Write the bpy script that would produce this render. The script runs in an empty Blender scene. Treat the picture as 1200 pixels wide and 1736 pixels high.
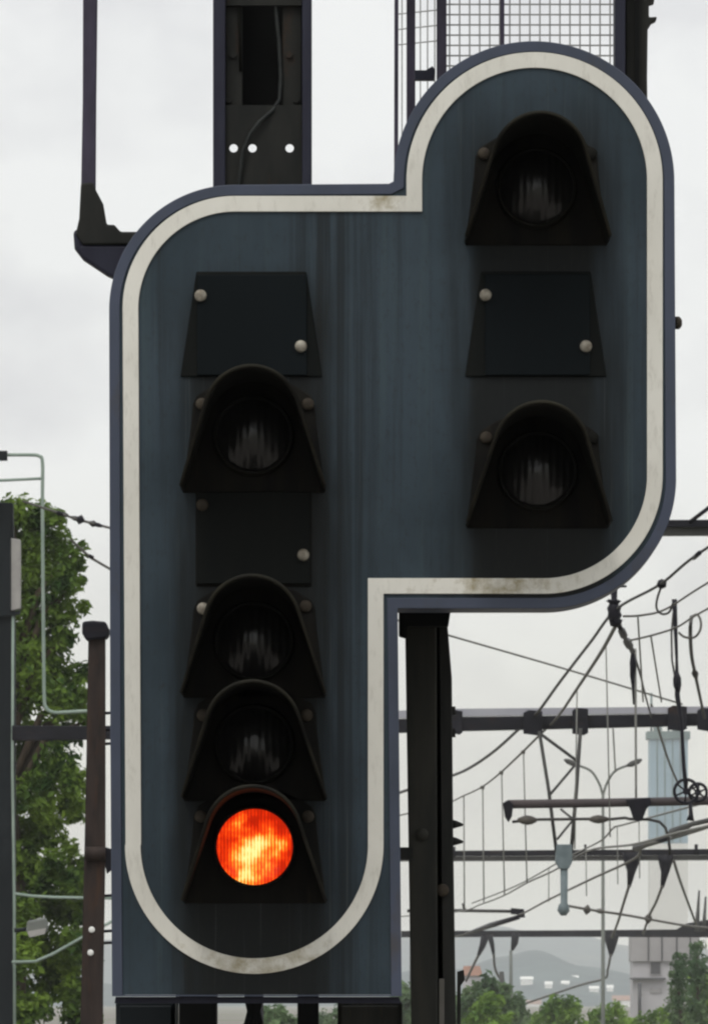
import bpy, bmesh, math, random
from mathutils import Vector, Matrix

random.seed(7)
SC = bpy.context.scene
COL = SC.collection

# ------------------------------------------------------------------ geometry of the view
FPX = 12500.0            # focal length in photograph pixels
CX, HY, EYE = 600.0, 1700.0, 2.3   # picture x of the axis, horizon row, eye height above the rails


def W(px, py, D):
    """Point seen at a photograph pixel, at a given distance along the line of sight axis."""
    return Vector(((px - CX) * D / FPX, D, EYE + (HY - py) * D / FPX))


def PX(n, D):
    return n * D / FPX


# ------------------------------------------------------------------ materials
MATS = {}


def nmat(name, c1, c2=None, rough=0.6, metal=0.0, scale=8.0, stretch=(1, 1, 1), bump=0.0,
         c3=None, c3_at=0.72, scale3=3.0, rvar=0.12, detail=6.0, spec=0.14, lo=0.35, hi=0.68):
    m = bpy.data.materials.new(name)
    m.use_nodes = True
    nt = m.node_tree
    b = nt.nodes['Principled BSDF']
    b.inputs['Roughness'].default_value = rough
    b.inputs['Metallic'].default_value = metal
    b.inputs['Specular IOR Level'].default_value = spec
    c2 = c2 or tuple(x * 0.7 for x in c1)
    tc = nt.nodes.new('ShaderNodeTexCoord')
    mp = nt.nodes.new('ShaderNodeMapping')
    mp.inputs['Scale'].default_value = stretch
    nt.links.new(tc.outputs['Object'], mp.inputs['Vector'])
    n = nt.nodes.new('ShaderNodeTexNoise')
    n.inputs['Scale'].default_value = scale
    n.inputs['Detail'].default_value = detail
    n.inputs['Roughness'].default_value = 0.62
    nt.links.new(mp.outputs['Vector'], n.inputs['Vector'])
    r = nt.nodes.new('ShaderNodeValToRGB')
    r.color_ramp.elements[0].position = lo
    r.color_ramp.elements[1].position = hi
    r.color_ramp.elements[0].color = (*c2, 1)
    r.color_ramp.elements[1].color = (*c1, 1)
    nt.links.new(n.outputs['Fac'], r.inputs['Fac'])
    out = r.outputs['Color']
    if c3:
        n3 = nt.nodes.new('ShaderNodeTexNoise')
        n3.inputs['Scale'].default_value = scale3
        n3.inputs['Detail'].default_value = 8.0
        n3.inputs['Roughness'].default_value = 0.7
        nt.links.new(mp.outputs['Vector'], n3.inputs['Vector'])
        r3 = nt.nodes.new('ShaderNodeValToRGB')
        r3.color_ramp.elements[0].position = c3_at - 0.13
        r3.color_ramp.elements[1].position = c3_at + 0.06
        nt.links.new(n3.outputs['Fac'], r3.inputs['Fac'])
        mx = nt.nodes.new('ShaderNodeMix')
        mx.data_type = 'RGBA'
        nt.links.new(r3.outputs['Color'], mx.inputs['Factor'])
        nt.links.new(out, mx.inputs['A'])
        mx.inputs['B'].default_value = (*c3, 1)
        out = mx.outputs['Result']
    nt.links.new(out, b.inputs['Base Color'])
    if rvar:
        mr = nt.nodes.new('ShaderNodeMapRange')
        mr.inputs['To Min'].default_value = max(0.02, rough - rvar)
        mr.inputs['To Max'].default_value = min(1, rough + rvar)
        nt.links.new(n.outputs['Fac'], mr.inputs['Value'])
        nt.links.new(mr.outputs['Result'], b.inputs['Roughness'])
    if bump:
        bp = nt.nodes.new('ShaderNodeBump')
        bp.inputs['Strength'].default_value = bump
        bp.inputs['Distance'].default_value = 0.004
        nt.links.new(n.outputs['Fac'], bp.inputs['Height'])
        nt.links.new(bp.outputs['Normal'], b.inputs['Normal'])
    MATS[name] = m
    return m


M = MATS
nmat('hood_black', (0.0145, 0.0140, 0.0115), (0.0070, 0.0075, 0.0066), 0.75, scale=14, stretch=(1, 1, .4),
     c3=(0.020, 0.017, 0.012), c3_at=0.80, scale3=9, spec=.06)
nmat('hood_lip', (0.030, 0.028, 0.020), (0.010, 0.010, 0.009), 0.65, scale=9, spec=.08)
nmat('grimy_plate', (0.016, 0.015, 0.012), (0.007, 0.007, 0.007), 0.75, scale=12, stretch=(2, 1, .35),
     c3=(0.034, 0.027, 0.018), c3_at=0.70, scale3=8, spec=.06)
nmat('blank_plate', (0.0055, 0.0082, 0.0098), (0.0038, 0.0060, 0.0070), 0.65, scale=5, stretch=(2.5, 1, .4), spec=.08)
nmat('blank_sooty', (0.0105, 0.0115, 0.0105), (0.0065, 0.0078, 0.0075), 0.7, scale=6, stretch=(2.5, 1, .4), spec=.06)
nmat('bolt_steel', (0.34, 0.32, 0.27), (0.16, 0.14, 0.11), 0.5, metal=.35, scale=60)
nmat('bolt_rusty', (0.060, 0.050, 0.037), (0.030, 0.024, 0.018), 0.65, metal=.2, scale=60)
nmat('mast_paint', (0.026, 0.026, 0.023), (0.012, 0.013, 0.012), 0.62, scale=9, stretch=(2, 2, .5),
     c3=(0.060, 0.030, 0.016), c3_at=0.74, scale3=5)
nmat('mast_edge', (0.030, 0.032, 0.048), (0.02, 0.02, 0.032), 0.5, scale=9, stretch=(2, 2, .4))
nmat('post_dark', (0.038, 0.037, 0.030), (0.017, 0.018, 0.016), 0.62, scale=6, stretch=(3, 3, .5),
     c3=(0.055, 0.040, 0.022), c3_at=0.7, scale3=4)
nmat('cavity_black', (0.006, 0.007, 0.007), (0.004, 0.004, 0.004), 0.8)
nmat('old_cable', (0.034, 0.037, 0.035), (0.016, 0.018, 0.018), 0.6, scale=20)
nmat('galvanised_mesh', (0.40, 0.40, 0.39), (0.26, 0.26, 0.26), 0.5, metal=.3, scale=40)
nmat('cage_bar', (0.060, 0.052, 0.080), (0.035, 0.032, 0.045), 0.5, scale=20, stretch=(1, 1, .3))
nmat('rusty_steel', (0.046, 0.034, 0.029), (0.022, 0.018, 0.017), 0.75, scale=4, stretch=(5, 5, 1),
     c3=(0.060, 0.032, 0.020), c3_at=0.66, scale3=3, bump=.3)
nmat('gantry_steel', (0.017, 0.017, 0.023), (0.009, 0.009, 0.012), 0.65, scale=1.5, stretch=(1, 1, 3),
     c3=(0.040, 0.024, 0.017), c3_at=0.68, scale3=1.2)
nmat('gantry_grey', (0.085, 0.085, 0.08), (0.045, 0.045, 0.045), 0.65, scale=1.2)
nmat('pale_channel', (0.42, 0.42, 0.45), (0.32, 0.32, 0.36), 0.6, scale=.8)
nmat('wire_dark', (0.065, 0.062, 0.058), (0.038, 0.037, 0.036), 0.6, scale=4)
nmat('wire_bronze', (0.14, 0.135, 0.12), (0.09, 0.085, 0.075), 0.6, scale=4)
nmat('wire_far', (0.22, 0.22, 0.20), (0.17, 0.17, 0.16), 0.7, scale=2)
nmat('tube_brown', (0.085, 0.07, 0.07), (0.05, 0.043, 0.045), 0.6, scale=2, stretch=(.4, 1, 1))
nmat('insulator_brown', (0.10, 0.092, 0.078), (0.06, 0.055, 0.05), 0.35, scale=5)
nmat('insulator_dark', (0.012, 0.011, 0.018), (0.007, 0.007, 0.010), 0.45, scale=6)
nmat('insulator_grey', (0.17, 0.21, 0.22), (0.12, 0.15, 0.16), 0.4, scale=5)
nmat('pipe_green', (0.30, 0.36, 0.31), (0.20, 0.26, 0.22), 0.55, scale=3, stretch=(1, 1, .5))
nmat('box_grey', (0.36, 0.35, 0.33), (0.28, 0.27, 0.26), 0.6, scale=3)
nmat('mast_left', (0.014, 0.018, 0.021), (0.007, 0.010, 0.012), 0.65, scale=1.4, stretch=(2, 2, .4))
nmat('lamp_far', (0.18, 0.19, 0.17), (0.13, 0.14, 0.13), 0.6, scale=1)
nmat('bark', (0.085, 0.065, 0.045), (0.04, 0.03, 0.022), 0.9, scale=3, stretch=(3, 3, .6), bump=.5)
nmat('town_white', (0.78, 0.78, 0.75), (0.66, 0.66, 0.63), 0.8, scale=.05)
nmat('town_roof', (0.30, 0.17, 0.12), (0.22, 0.13, 0.10), 0.85, scale=.3)
nmat('concrete_pale', (0.46, 0.45, 0.46), (0.38, 0.37, 0.38), 0.85, scale=.12)
nmat('concrete_band', (0.34, 0.33, 0.33), (0.28, 0.27, 0.27), 0.85, scale=.2)
nmat('window_dark', (0.09, 0.09, 0.095), (0.06, 0.06, 0.065), 0.25, scale=.2)
nmat('tower_glass', (0.30, 0.40, 0.46), (0.24, 0.33, 0.38), 0.45, scale=.06)
nmat('tower_pale', (0.66, 0.66, 0.62), (0.60, 0.60, 0.57), 0.8, scale=.08)
nmat('tower_cap', (0.16, 0.22, 0.21), (0.12, 0.17, 0.17), 0.6, scale=.1)
nmat('hazy_hill_wood', (0.050, 0.090, 0.095), (0.014, 0.034, 0.048), 0.95, scale=.018, rvar=0, c3=(0.14, 0.14, 0.10), c3_at=.72, scale3=.012)  # bluish tint of the distant haze mixed into the woodland colour
nmat('ballast', (0.24, 0.22, 0.20), (0.13, 0.12, 0.11), 0.95, scale=.9, c3=(0.10, 0.13, 0.06), c3_at=.6, scale3=.02)


def leaf_mat(name, dark, light, scale):
    m = nmat(name, light, dark, 0.6, scale=scale, detail=3, rvar=0, lo=.38, hi=.64)
    nt = m.node_tree
    b = nt.nodes['Principled BSDF']
    out = nt.nodes['Material Output']
    tr = nt.nodes.new('ShaderNodeBsdfTranslucent')
    src = b.inputs['Base Color'].links[0].from_socket
    nt.links.new(src, tr.inputs['Color'])
    mx = nt.nodes.new('ShaderNodeMixShader')
    mx.inputs['Fac'].default_value = 0.3
    nt.links.new(b.outputs['BSDF'], mx.inputs[1])
    nt.links.new(tr.outputs['BSDF'], mx.inputs[2])
    nt.links.new(mx.outputs['Shader'], out.inputs['Surface'])
    return m


leaf_mat('leaf_broad', (0.028, 0.068, 0.013), (0.19, 0.29, 0.042), .9)
leaf_mat('leaf_fresh', (0.065, 0.135, 0.022), (0.24, 0.37, 0.07), .35)
leaf_mat('leaf_dull', (0.060, 0.110, 0.050), (0.17, 0.25, 0.11), .3)
leaf_mat('leaf_conifer', (0.020, 0.042, 0.018), (0.045, 0.080, 0.030), .5)


def panel_material():
    """Blue grey enamel with sooty run marks, pale streaks and painted shade round the lamps."""
    m = bpy.data.materials.new('signal_enamel')
    m.use_nodes = True
    nt = m.node_tree
    L = nt.links.new
    b = nt.nodes['Principled BSDF']
    tc = nt.nodes.new('ShaderNodeTexCoord')

    def noise(scale, stretch, detail=6, rough=.6):
        mp = nt.nodes.new('ShaderNodeMapping')
        mp.inputs['Scale'].default_value = stretch
        L(tc.outputs['Object'], mp.inputs['Vector'])
        n = nt.nodes.new('ShaderNodeTexNoise')
        n.inputs['Scale'].default_value = scale
        n.inputs['Detail'].default_value = detail
        n.inputs['Roughness'].default_value = rough
        L(mp.outputs['Vector'], n.inputs['Vector'])
        return n.outputs['Fac']

    def rng(v, a, c, lo=0., hi=1.):
        r = nt.nodes.new('ShaderNodeMapRange')
        r.interpolation_type = 'SMOOTHSTEP'
        r.inputs['From Min'].default_value = a
        r.inputs['From Max'].default_value = c
        r.inputs['To Min'].default_value = lo
        r.inputs['To Max'].default_value = hi
        L(v, r.inputs['Value'])
        return r.outputs['Result']

    def mth(op, a, c):
        n = nt.nodes.new('ShaderNodeMath')
        n.operation = op
        for i, v in enumerate((a, c)):
            if isinstance(v, (int, float)):
                n.inputs[i].default_value = v
            else:
                L(v, n.inputs[i])
        return n.outputs[0]

    def mix(f, a, c):
        n = nt.nodes.new('ShaderNodeMix')
        n.data_type = 'RGBA'
        if isinstance(f, (int, float)):
            n.inputs['Factor'].default_value = f
        else:
            L(f, n.inputs['Factor'])
        for k, v in (('A', a), ('B', c)):
            if isinstance(v, tuple):
                n.inputs[k].default_value = (*v, 1)
            else:
                L(v, n.inputs[k])
        return n.outputs['Result']

    cloud = noise(2.2, (1, 1, .8), 4)
    base = mix(rng(cloud, .35, .65), (0.025, 0.038, 0.048), (0.040, 0.058, 0.073))
    streak = noise(9, (3.2, 1, .10), 5, .65)
    base = mix(mth('MULTIPLY', rng(streak, .52, .72), .55), base, (0.014, 0.017, 0.018))
    pale = noise(7, (3.5, 1, .12), 3)
    base = mix(mth('MULTIPLY', rng(pale, .54, .75), .5), base, (0.052, 0.078, 0.084))
    # sooty run marks concentrated in a strip between the two columns of lamps
    sep = nt.nodes.new('ShaderNodeSeparateXYZ')
    L(tc.outputs['Object'], sep.inputs[0])
    x = sep.outputs['X']
    strip = mth('MULTIPLY', rng(x, .04, .12), rng(x, .16, .30, 1., 0.))
    fine = noise(14, (3.4, 1, .05), 4, .7)
    base = mix(mth('MULTIPLY', strip, rng(fine, .35, .62, 0., .75)), base, (0.012, 0.014, 0.015))
    # soot plus hood shade painted into the colour round the lamp columns, ragged edges
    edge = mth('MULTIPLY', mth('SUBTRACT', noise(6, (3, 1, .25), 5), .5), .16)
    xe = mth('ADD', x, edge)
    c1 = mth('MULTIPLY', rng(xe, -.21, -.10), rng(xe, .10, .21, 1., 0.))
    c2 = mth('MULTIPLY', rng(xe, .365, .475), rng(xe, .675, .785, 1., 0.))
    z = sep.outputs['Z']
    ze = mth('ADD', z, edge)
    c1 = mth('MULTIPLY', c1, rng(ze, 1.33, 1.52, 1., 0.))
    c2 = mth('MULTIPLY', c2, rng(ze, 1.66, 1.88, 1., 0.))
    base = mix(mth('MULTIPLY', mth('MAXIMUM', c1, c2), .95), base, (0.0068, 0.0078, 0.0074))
    # fine grime, chips and thin rain runs
    base = mix(mth('MULTIPLY', rng(noise(90, (1, 1, .5), 5, .7), .50, .72), .35), base, (0.020, 0.021, 0.019))
    base = mix(mth('MULTIPLY', rng(noise(30, (4, 1, .045), 3, .6), .60, .72), .30), base, (0.075, 0.088, 0.088))
    base = mix(rng(noise(55, (1, 1, 1), 6, .75), .735, .76), base, (0.075, 0.050, 0.032))
    spots = noise(40, (1, 1, .7), 4)
    base = mix(mth('MULTIPLY', rng(spots, .66, .76), .4), base, (0.030, 0.024, 0.018))
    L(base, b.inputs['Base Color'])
    L(rng(cloud, .3, .7, .42, .60), b.inputs['Roughness'])
    b.inputs['Specular IOR Level'].default_value = .16
    bp = nt.nodes.new('ShaderNodeBump')
    bp.inputs['Strength'].default_value = .25
    bp.inputs['Distance'].default_value = .01
    L(noise(3, (1, 1, 1), 2), bp.inputs['Height'])
    L(bp.outputs['Normal'], b.inputs['Normal'])
    MATS['signal_enamel'] = m


nmat('trim_blue', (0.054, 0.066, 0.104), (0.036, 0.046, 0.070), 0.5, scale=5, stretch=(1, 1, .5), spec=.4, c3=(.05, .043, .035), c3_at=.7, scale3=6)


panel_material()


def band_material():
    m = nmat('reflective_white', (0.72, 0.705, 0.64), (0.62, 0.605, 0.54), 0.5, scale=5, stretch=(1, 1, .6), spec=.4)
    nt = m.node_tree
    L = nt.links.new
    b = nt.nodes['Principled BSDF']
    src = b.inputs['Base Color'].links[0].from_socket
    tc = nt.nodes.new('ShaderNodeTexCoord')
    n = nt.nodes.new('ShaderNodeTexNoise')
    n.inputs['Scale'].default_value = 24
    n.inputs['Detail'].default_value = 7
    n.inputs['Roughness'].default_value = .7
    L(tc.outputs['Object'], n.inputs['Vector'])
    sep = nt.nodes.new('ShaderNodeSeparateXYZ')
    L(tc.outputs['Object'], sep.inputs[0])
    # rust and moss where rain water stands: the lower shelf and the bottom of the loop
    dirt = None
    for (xc, zc, rx, rz) in ((.50, .835, .20, .06), (.02, .07, .22, .07), (.27, 1.62, .07, .05)):
        mp = nt.nodes.new('ShaderNodeMapping')
        mp.vector_type = 'POINT'
        mp.inputs['Location'].default_value = (-xc / rx, 0, -zc / rz)
        mp.inputs['Scale'].default_value = (1 / rx, 0, 1 / rz)
        L(tc.outputs['Object'], mp.inputs['Vector'])
        ln = nt.nodes.new('ShaderNodeVectorMath')
        ln.operation = 'LENGTH'
        L(mp.outputs['Vector'], ln.inputs[0])
        r = nt.nodes.new('ShaderNodeMapRange')
        r.inputs['From Min'].default_value = .3
        r.inputs['From Max'].default_value = 1.1
        r.inputs['To Min'].default_value = 1
        r.inputs['To Max'].default_value = 0
        L(ln.outputs['Value'], r.inputs['Value'])
        if dirt is None:
            dirt = r.outputs['Result']
        else:
            a = nt.nodes.new('ShaderNodeMath')
            a.operation = 'MAXIMUM'
            L(dirt, a.inputs[0])
            L(r.outputs['Result'], a.inputs[1])
            dirt = a.outputs[0]
    add = nt.nodes.new('ShaderNodeMath')
    add.operation = 'MULTIPLY_ADD'
    L(dirt, add.inputs[0])
    add.inputs[1].default_value = .27
    L(n.outputs['Fac'], add.inputs[2])
    rr = nt.nodes.new('ShaderNodeMapRange')
    rr.inputs['From Min'].default_value = .66
    rr.inputs['From Max'].default_value = .92
    L(add.outputs[0], rr.inputs['Value'])
    mx = nt.nodes.new('ShaderNodeMix')
    mx.data_type = 'RGBA'
    L(rr.outputs['Result'], mx.inputs['Factor'])
    L(src, mx.inputs['A'])
    mx.inputs['B'].default_value = (0.30, 0.255, 0.15, 1)
    n2 = nt.nodes.new('ShaderNodeTexNoise')
    n2.inputs['Scale'].default_value = 34
    n2.inputs['Detail'].default_value = 8
    n2.inputs['Roughness'].default_value = .75
    mp3 = nt.nodes.new('ShaderNodeMapping')
    mp3.inputs['Scale'].default_value = (1.6, 1, .45)
    L(tc.outputs['Object'], mp3.inputs['Vector'])
    L(mp3.outputs['Vector'], n2.inputs['Vector'])
    r2 = nt.nodes.new('ShaderNodeMapRange')
    r2.inputs['From Min'].default_value = .52
    r2.inputs['From Max'].default_value = .78
    r2.inputs['To Max'].default_value = .55
    L(n2.outputs['Fac'], r2.inputs['Value'])
    m2 = nt.nodes.new('ShaderNodeMix')
    m2.data_type = 'RGBA'
    L(r2.outputs['Result'], m2.inputs['Factor'])
    L(mx.outputs['Result'], m2.inputs['A'])
    m2.inputs['B'].default_value = (0.34, 0.32, 0.27, 1)
    L(m2.outputs['Result'], b.inputs['Base Color'])


band_material()


def lens_material(name, lit):
    m = bpy.data.materials.new(name)
    m.use_nodes = True
    nt = m.node_tree
    L = nt.links.new
    b = nt.nodes['Principled BSDF']
    tc = nt.nodes.new('ShaderNodeTexCoord')
    mp = nt.nodes.new('ShaderNodeMapping')
    L(tc.outputs['Object'], mp.inputs['Vector'])
    wv = nt.nodes.new('ShaderNodeTexWave')
    wv.bands_direction = 'X'
    wv.inputs['Scale'].default_value = 46
    wv.inputs['Distortion'].default_value = .6
    wv.inputs['Detail'].default_value = 1
    L(mp.outputs['Vector'], wv.inputs['Vector'])
    n = nt.nodes.new('ShaderNodeTexNoise')
    n.inputs['Scale'].default_value = 26
    n.inputs['Detail'].default_value = 3
    L(mp.outputs['Vector'], n.inputs['Vector'])
    if lit:
        b.inputs['Base Color'].default_value = (0.25, 0.03, 0.005, 1)
        b.inputs['Roughness'].default_value = .2
        # radial fall-off of the lamp behind the fluted glass (object origin is the lens centre)
        ln = nt.nodes.new('ShaderNodeVectorMath')
        ln.operation = 'LENGTH'
        mp2 = nt.nodes.new('ShaderNodeMapping')
        mp2.inputs['Location'].default_value = (.10, 0, .22)
        mp2.inputs['Scale'].default_value = (11.5, 0, 9.0)
        L(tc.outputs['Object'], mp2.inputs['Vector'])
        L(mp2.outputs['Vector'], ln.inputs[0])

        def mth(op, a, c, d=None):
            k = nt.nodes.new('ShaderNodeMath')
            k.operation = op
            for i, v in enumerate((a, c, d)):
                if v is None:
                    continue
                if isinstance(v, (int, float)):
                    k.inputs[i].default_value = v
                else:
                    L(v, k.inputs[i])
            return k.outputs[0]
        v = mth('SUBTRACT', 1.06, mth('MULTIPLY', ln.outputs['Value'], 1.02))
        v = mth('ADD', v, mth('MULTIPLY', mth('SUBTRACT', n.outputs['Fac'], .5), 1.9))
        v = mth('ADD', v, mth('MULTIPLY', mth('SUBTRACT', wv.outputs['Fac'], .5), .34))
        wz = nt.nodes.new('ShaderNodeTexWave')
        wz.bands_direction = 'Z'
        wz.inputs['Scale'].default_value = 22
        wz.inputs['Distortion'].default_value = 1.5
        L(mp.outputs['Vector'], wz.inputs['Vector'])
        v = mth('ADD', v, mth('MULTIPLY', mth('SUBTRACT', wz.outputs['Fac'], .5), .03))
        r = nt.nodes.new('ShaderNodeValToRGB')
        e = r.color_ramp.elements
        e[0].position = .02
        e[0].color = (0.45, 0.012, 0.002, 1)
        e[1].position = .98
        e[1].color = (1.0, 0.86, 0.32, 1)
        for p, c in ((.24, (0.62, 0.018, 0.002, 1)), (.46, (0.98, 0.062, 0.005, 1)), (.64, (1.0, 0.19, 0.012, 1)), (.80, (1.0, 0.52, 0.06, 1))):
            k = e.new(p)
            k.color = c
        L(v, r.inputs['Fac'])
        L(r.outputs['Color'], b.inputs['Emission Color'])
        b.inputs['Emission Strength'].default_value = 1.15
    else:
        b.inputs['Base Color'].default_value = (0.008, 0.008, 0.008, 1)
        b.inputs['Roughness'].default_value = .33
        b.inputs['Specular IOR Level'].default_value = .6
        oi = nt.nodes.new('ShaderNodeObjectInfo')
        sc = nt.nodes.new('ShaderNodeVectorMath')
        sc.operation = 'ADD'
        L(oi.outputs['Location'], sc.inputs[0])
        L(tc.outputs['Object'], sc.inputs[1])
        n.inputs['Scale'].default_value = 15
        n.inputs['Detail'].default_value = 2
        L(sc.outputs['Vector'], n.inputs['Vector'])
        wv.inputs['Scale'].default_value = 22
        bp = nt.nodes.new('ShaderNodeBump')
        bp.inputs['Strength'].default_value = .5
        bp.inputs['Distance'].default_value = .018
        a = nt.nodes.new('ShaderNodeMath')
        a.operation = 'MULTIPLY_ADD'
        L(wv.outputs['Fac'], a.inputs[0])
        a.inputs[1].default_value = .07
        L(n.outputs['Fac'], a.inputs[2])
        L(a.outputs[0], bp.inputs['Height'])
        L(bp.outputs['Normal'], b.inputs['Normal'])
    MATS[name] = m


lens_material('lens_dark', False)
lens_material('lens_lit', True)


# ------------------------------------------------------------------ mesh builder
class MB:
    """Collects shapes in world space; build() links them as ONE mesh object, expressed in its parent's frame."""

    def __init__(self):
        self.v, self.f, self.smooth = [], [], []

    def add(self, verts, faces, smooth=False):
        o = len(self.v)
        self.v += [Vector(p) for p in verts]
        self.f += [tuple(i + o for i in f) for f in faces]
        self.smooth += [smooth] * len(faces)
        return self

    def box(self, a, b):
        x0, y0, z0 = a
        x1, y1, z1 = b
        x0, x1 = sorted((x0, x1))
        y0, y1 = sorted((y0, y1))
        z0, z1 = sorted((z0, z1))
        vs = [(x0, y0, z0), (x1, y0, z0), (x1, y1, z0), (x0, y1, z0), (x0, y0, z1), (x1, y0, z1), (x1, y1, z1), (x0, y1, z1)]
        fs = [(0, 3, 2, 1), (4, 5, 6, 7), (0, 1, 5, 4), (1, 2, 6, 5), (2, 3, 7, 6), (3, 0, 4, 7)]
        return self.add(vs, fs)

    def pbox(self, x0, y0, x1, y1, D, depth):
        """Upright box whose front face spans a pixel rectangle at distance D."""
        p, q = W(x0, y1, D), W(x1, y0, D)
        return self.box((p.x, D, p.z), (q.x, D + depth, q.z))

    def prism(self, pts, D, depth):
        """Pixel polygon at distance D, extruded away by depth."""
        if sum(pts[i][0] * pts[(i + 1) % len(pts)][1] - pts[(i + 1) % len(pts)][0] * pts[i][1] for i in range(len(pts))) > 0:
            pts = pts[::-1]
        n = len(pts)
        fr = [W(x, y, D) for x, y in pts]
        vs = fr + [p + Vector((0, depth, 0)) for p in fr]
        fs = [tuple(range(n)), tuple(range(2 * n - 1, n - 1, -1))]
        for i in range(n):
            j = (i + 1) % n
            fs.append((i, i + n, j + n, j))
        return self.add(vs, fs)

    def tube(self, pts, rad, n=8, smooth=True):
        pts = [Vector(p) for p in pts]
        if not isinstance(rad, (list, tuple)):
            rad = [rad] * len(pts)
        vs, fs = [], []
        up = None
        for i, p in enumerate(pts):
            t = (pts[min(i + 1, len(pts) - 1)] - pts[max(i - 1, 0)]).normalized()
            if up is None:
                up = Vector((0, 0, 1)) if abs(t.z) < .9 else Vector((1, 0, 0))
            u = (up - t * up.dot(t)).normalized()
            up = u
            w = t.cross(u)
            for k in range(n):
                a = 2 * math.pi * k / n
                vs.append(p + (u * math.cos(a) + w * math.sin(a)) * rad[i])
        for i in range(len(pts) - 1):
            for k in range(n):
                a, b = i * n + k, i * n + (k + 1) % n
                fs.append((a, b, b + n, a + n))
        fs.append(tuple(range(n - 1, -1, -1)))
        fs.append(tuple(range((len(pts) - 1) * n, len(pts) * n)))
        return self.add(vs, fs, smooth)

    def ptube(self, pts, wpx, n=8, smooth=True):
        """Tube through (px, py, D) points, wpx pixels wide (a list tapers)."""
        w = wpx if isinstance(wpx, (list, tuple)) else [wpx] * len(pts)
        d = sum(p[2] for p in pts) / len(pts)
        if isinstance(wpx, (list, tuple)):
            r = [PX(a, p[2]) / 2 for a, p in zip(w, pts)]
        else:
            r = PX(wpx, d) / 2
        return self.tube([W(*p) for p in pts], r, n, smooth)

    def disc(self, c, axis, r, thick, n=16, dome=0.0):
        """Bolt head: short cylinder with an optional domed face, facing along axis."""
        axis = Vector(axis).normalized()
        c = Vector(c)
        prof = [(r, 0), (r, thick)] + ([(r * .75, thick + dome * .6), (r * .4, thick + dome)] if dome else [])
        up = Vector((0, 0, 1)) if abs(axis.z) < .9 else Vector((1, 0, 0))
        u = axis.cross(up).normalized()
        w = axis.cross(u)
        vs, fs = [], []
        for rr, h in prof:
            for k in range(n):
                a = 2 * math.pi * k / n
                vs.append(c + axis * h + (u * math.cos(a) + w * math.sin(a)) * rr)
        for i in range(len(prof) - 1):
            for k in range(n):
                a, b = i * n + k, i * n + (k + 1) % n
                fs.append((a, b, b + n, a + n))
        fs.append(tuple(range((len(prof) - 1) * n, len(prof) * n)))
        fs.append(tuple(range(n - 1, -1, -1)))
        return self.add(vs, fs, dome > 0)

    def build(self, name, mat, parent=None, origin=None, bevel=0.0, seg=2):
        me = bpy.data.meshes.new(name)
        o = bpy.data.objects.new(name, me)
        COL.objects.link(o)
        base = Vector((0, 0, 0))
        if parent is not None:
            base = world_loc(parent)
            o.parent = parent
        org = Vector(origin) if origin is not None else base
        o.location = org - base
        me.from_pydata([tuple(p - org) for p in self.v], [], self.f)
        me.polygons.foreach_set('use_smooth', self.smooth)
        me.update()
        bm = bmesh.new()
        bm.from_mesh(me)
        if len(bm.faces) < 4000:
            bmesh.ops.recalc_face_normals(bm, faces=bm.faces)
        bm.to_mesh(me)
        bm.free()
        me.materials.append(MATS[mat])
        if bevel:
            md = o.modifiers.new('edge', 'BEVEL')
            md.width = bevel
            md.segments = seg
            md.limit_method = 'ANGLE'
            md.angle_limit = math.radians(40)
            md.harden_normals = False
        return o


def world_loc(o):
    p = Vector((0, 0, 0))
    while o is not None:
        p += o.location
        o = o.parent
    return p


def tag(o, label, cat, group=None, kind=None):
    if kind:
        o['kind'] = kind
    if label:
        o['label'] = label
    if cat:
        o['category'] = cat
    if group:
        o['group'] = group
    return o


def thing(name, loc, label, cat, group=None):
    o = bpy.data.objects.new(name, None)
    o.empty_display_size = .2
    COL.objects.link(o)
    o.location = loc
    return tag(o, label, cat, group)


def arc(cx, cy, r, a0, a1, n):
    return [(cx + r * math.cos(math.radians(a0 + (a1 - a0) * i / n)), cy - r * math.sin(math.radians(a0 + (a1 - a0) * i / n))) for i in range(n + 1)]


# ================================================================== THE SIGNAL
DS = 15.0
SIG = thing('railway_signal', (W(431, 1690, DS).x, DS, EYE + PX(10, DS)),
            'large dark railway signal panel with white outline, hooded lamps and one lit orange light', 'railway signal')

N = 40
outer = [(190, 1690), (187, 1250), (185, 525)] + arc(397, 525, 212, 180, 90, N)[1:] + [(659, 311)] + \
    arc(905, 307, 238, 180, 0, 2 * N) + [(1146, 815)] + arc(925, 811, 221, 0, -90, N)[1:] + [(674, 1032), (681, 1690)]


def inset(poly, d):
    out = []
    n = len(poly)
    for i in range(n):
        a, b_, c = Vector(poly[i - 1]), Vector(poly[i]), Vector(poly[(i + 1) % n])
        t1, t2 = (b_ - a).normalized(), (c - b_).normalized()
        n1, n2 = Vector((-t1.y, t1.x)), Vector((-t2.y, t2.x))
        m_ = (n1 + n2).normalized()
        out.append(tuple(b_ + m_ * (d / max(.3, m_.dot(n1)))))
    return out


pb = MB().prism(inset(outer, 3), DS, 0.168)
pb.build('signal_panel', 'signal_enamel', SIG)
# folded metal edge all round the panel
inn = [(x, 1687.5 if y > 1665 else y) for x, y in inset(outer, 18)]
n = len(outer)
tb = MB()
vs = [Vector((W(x, y, DS).x, yy, W(x, y, DS).z)) for yy in (DS - .004, DS + .165) for l in (outer, inn) for x, y in l]
fs = []
for i in range(n):
    j = (i + 1) % n
    fs += [(i, j, n + j, n + i), (i, 2 * n + i, 2 * n + j, j), (n + i, n + j, 3 * n + j, 3 * n + i), (2 * n + i, 3 * n + i, 3 * n + j, 2 * n + j)]
tb.add(vs, fs)
tb.build('edge_trim', 'trim_blue', SIG, bevel=0.008, seg=4)

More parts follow.
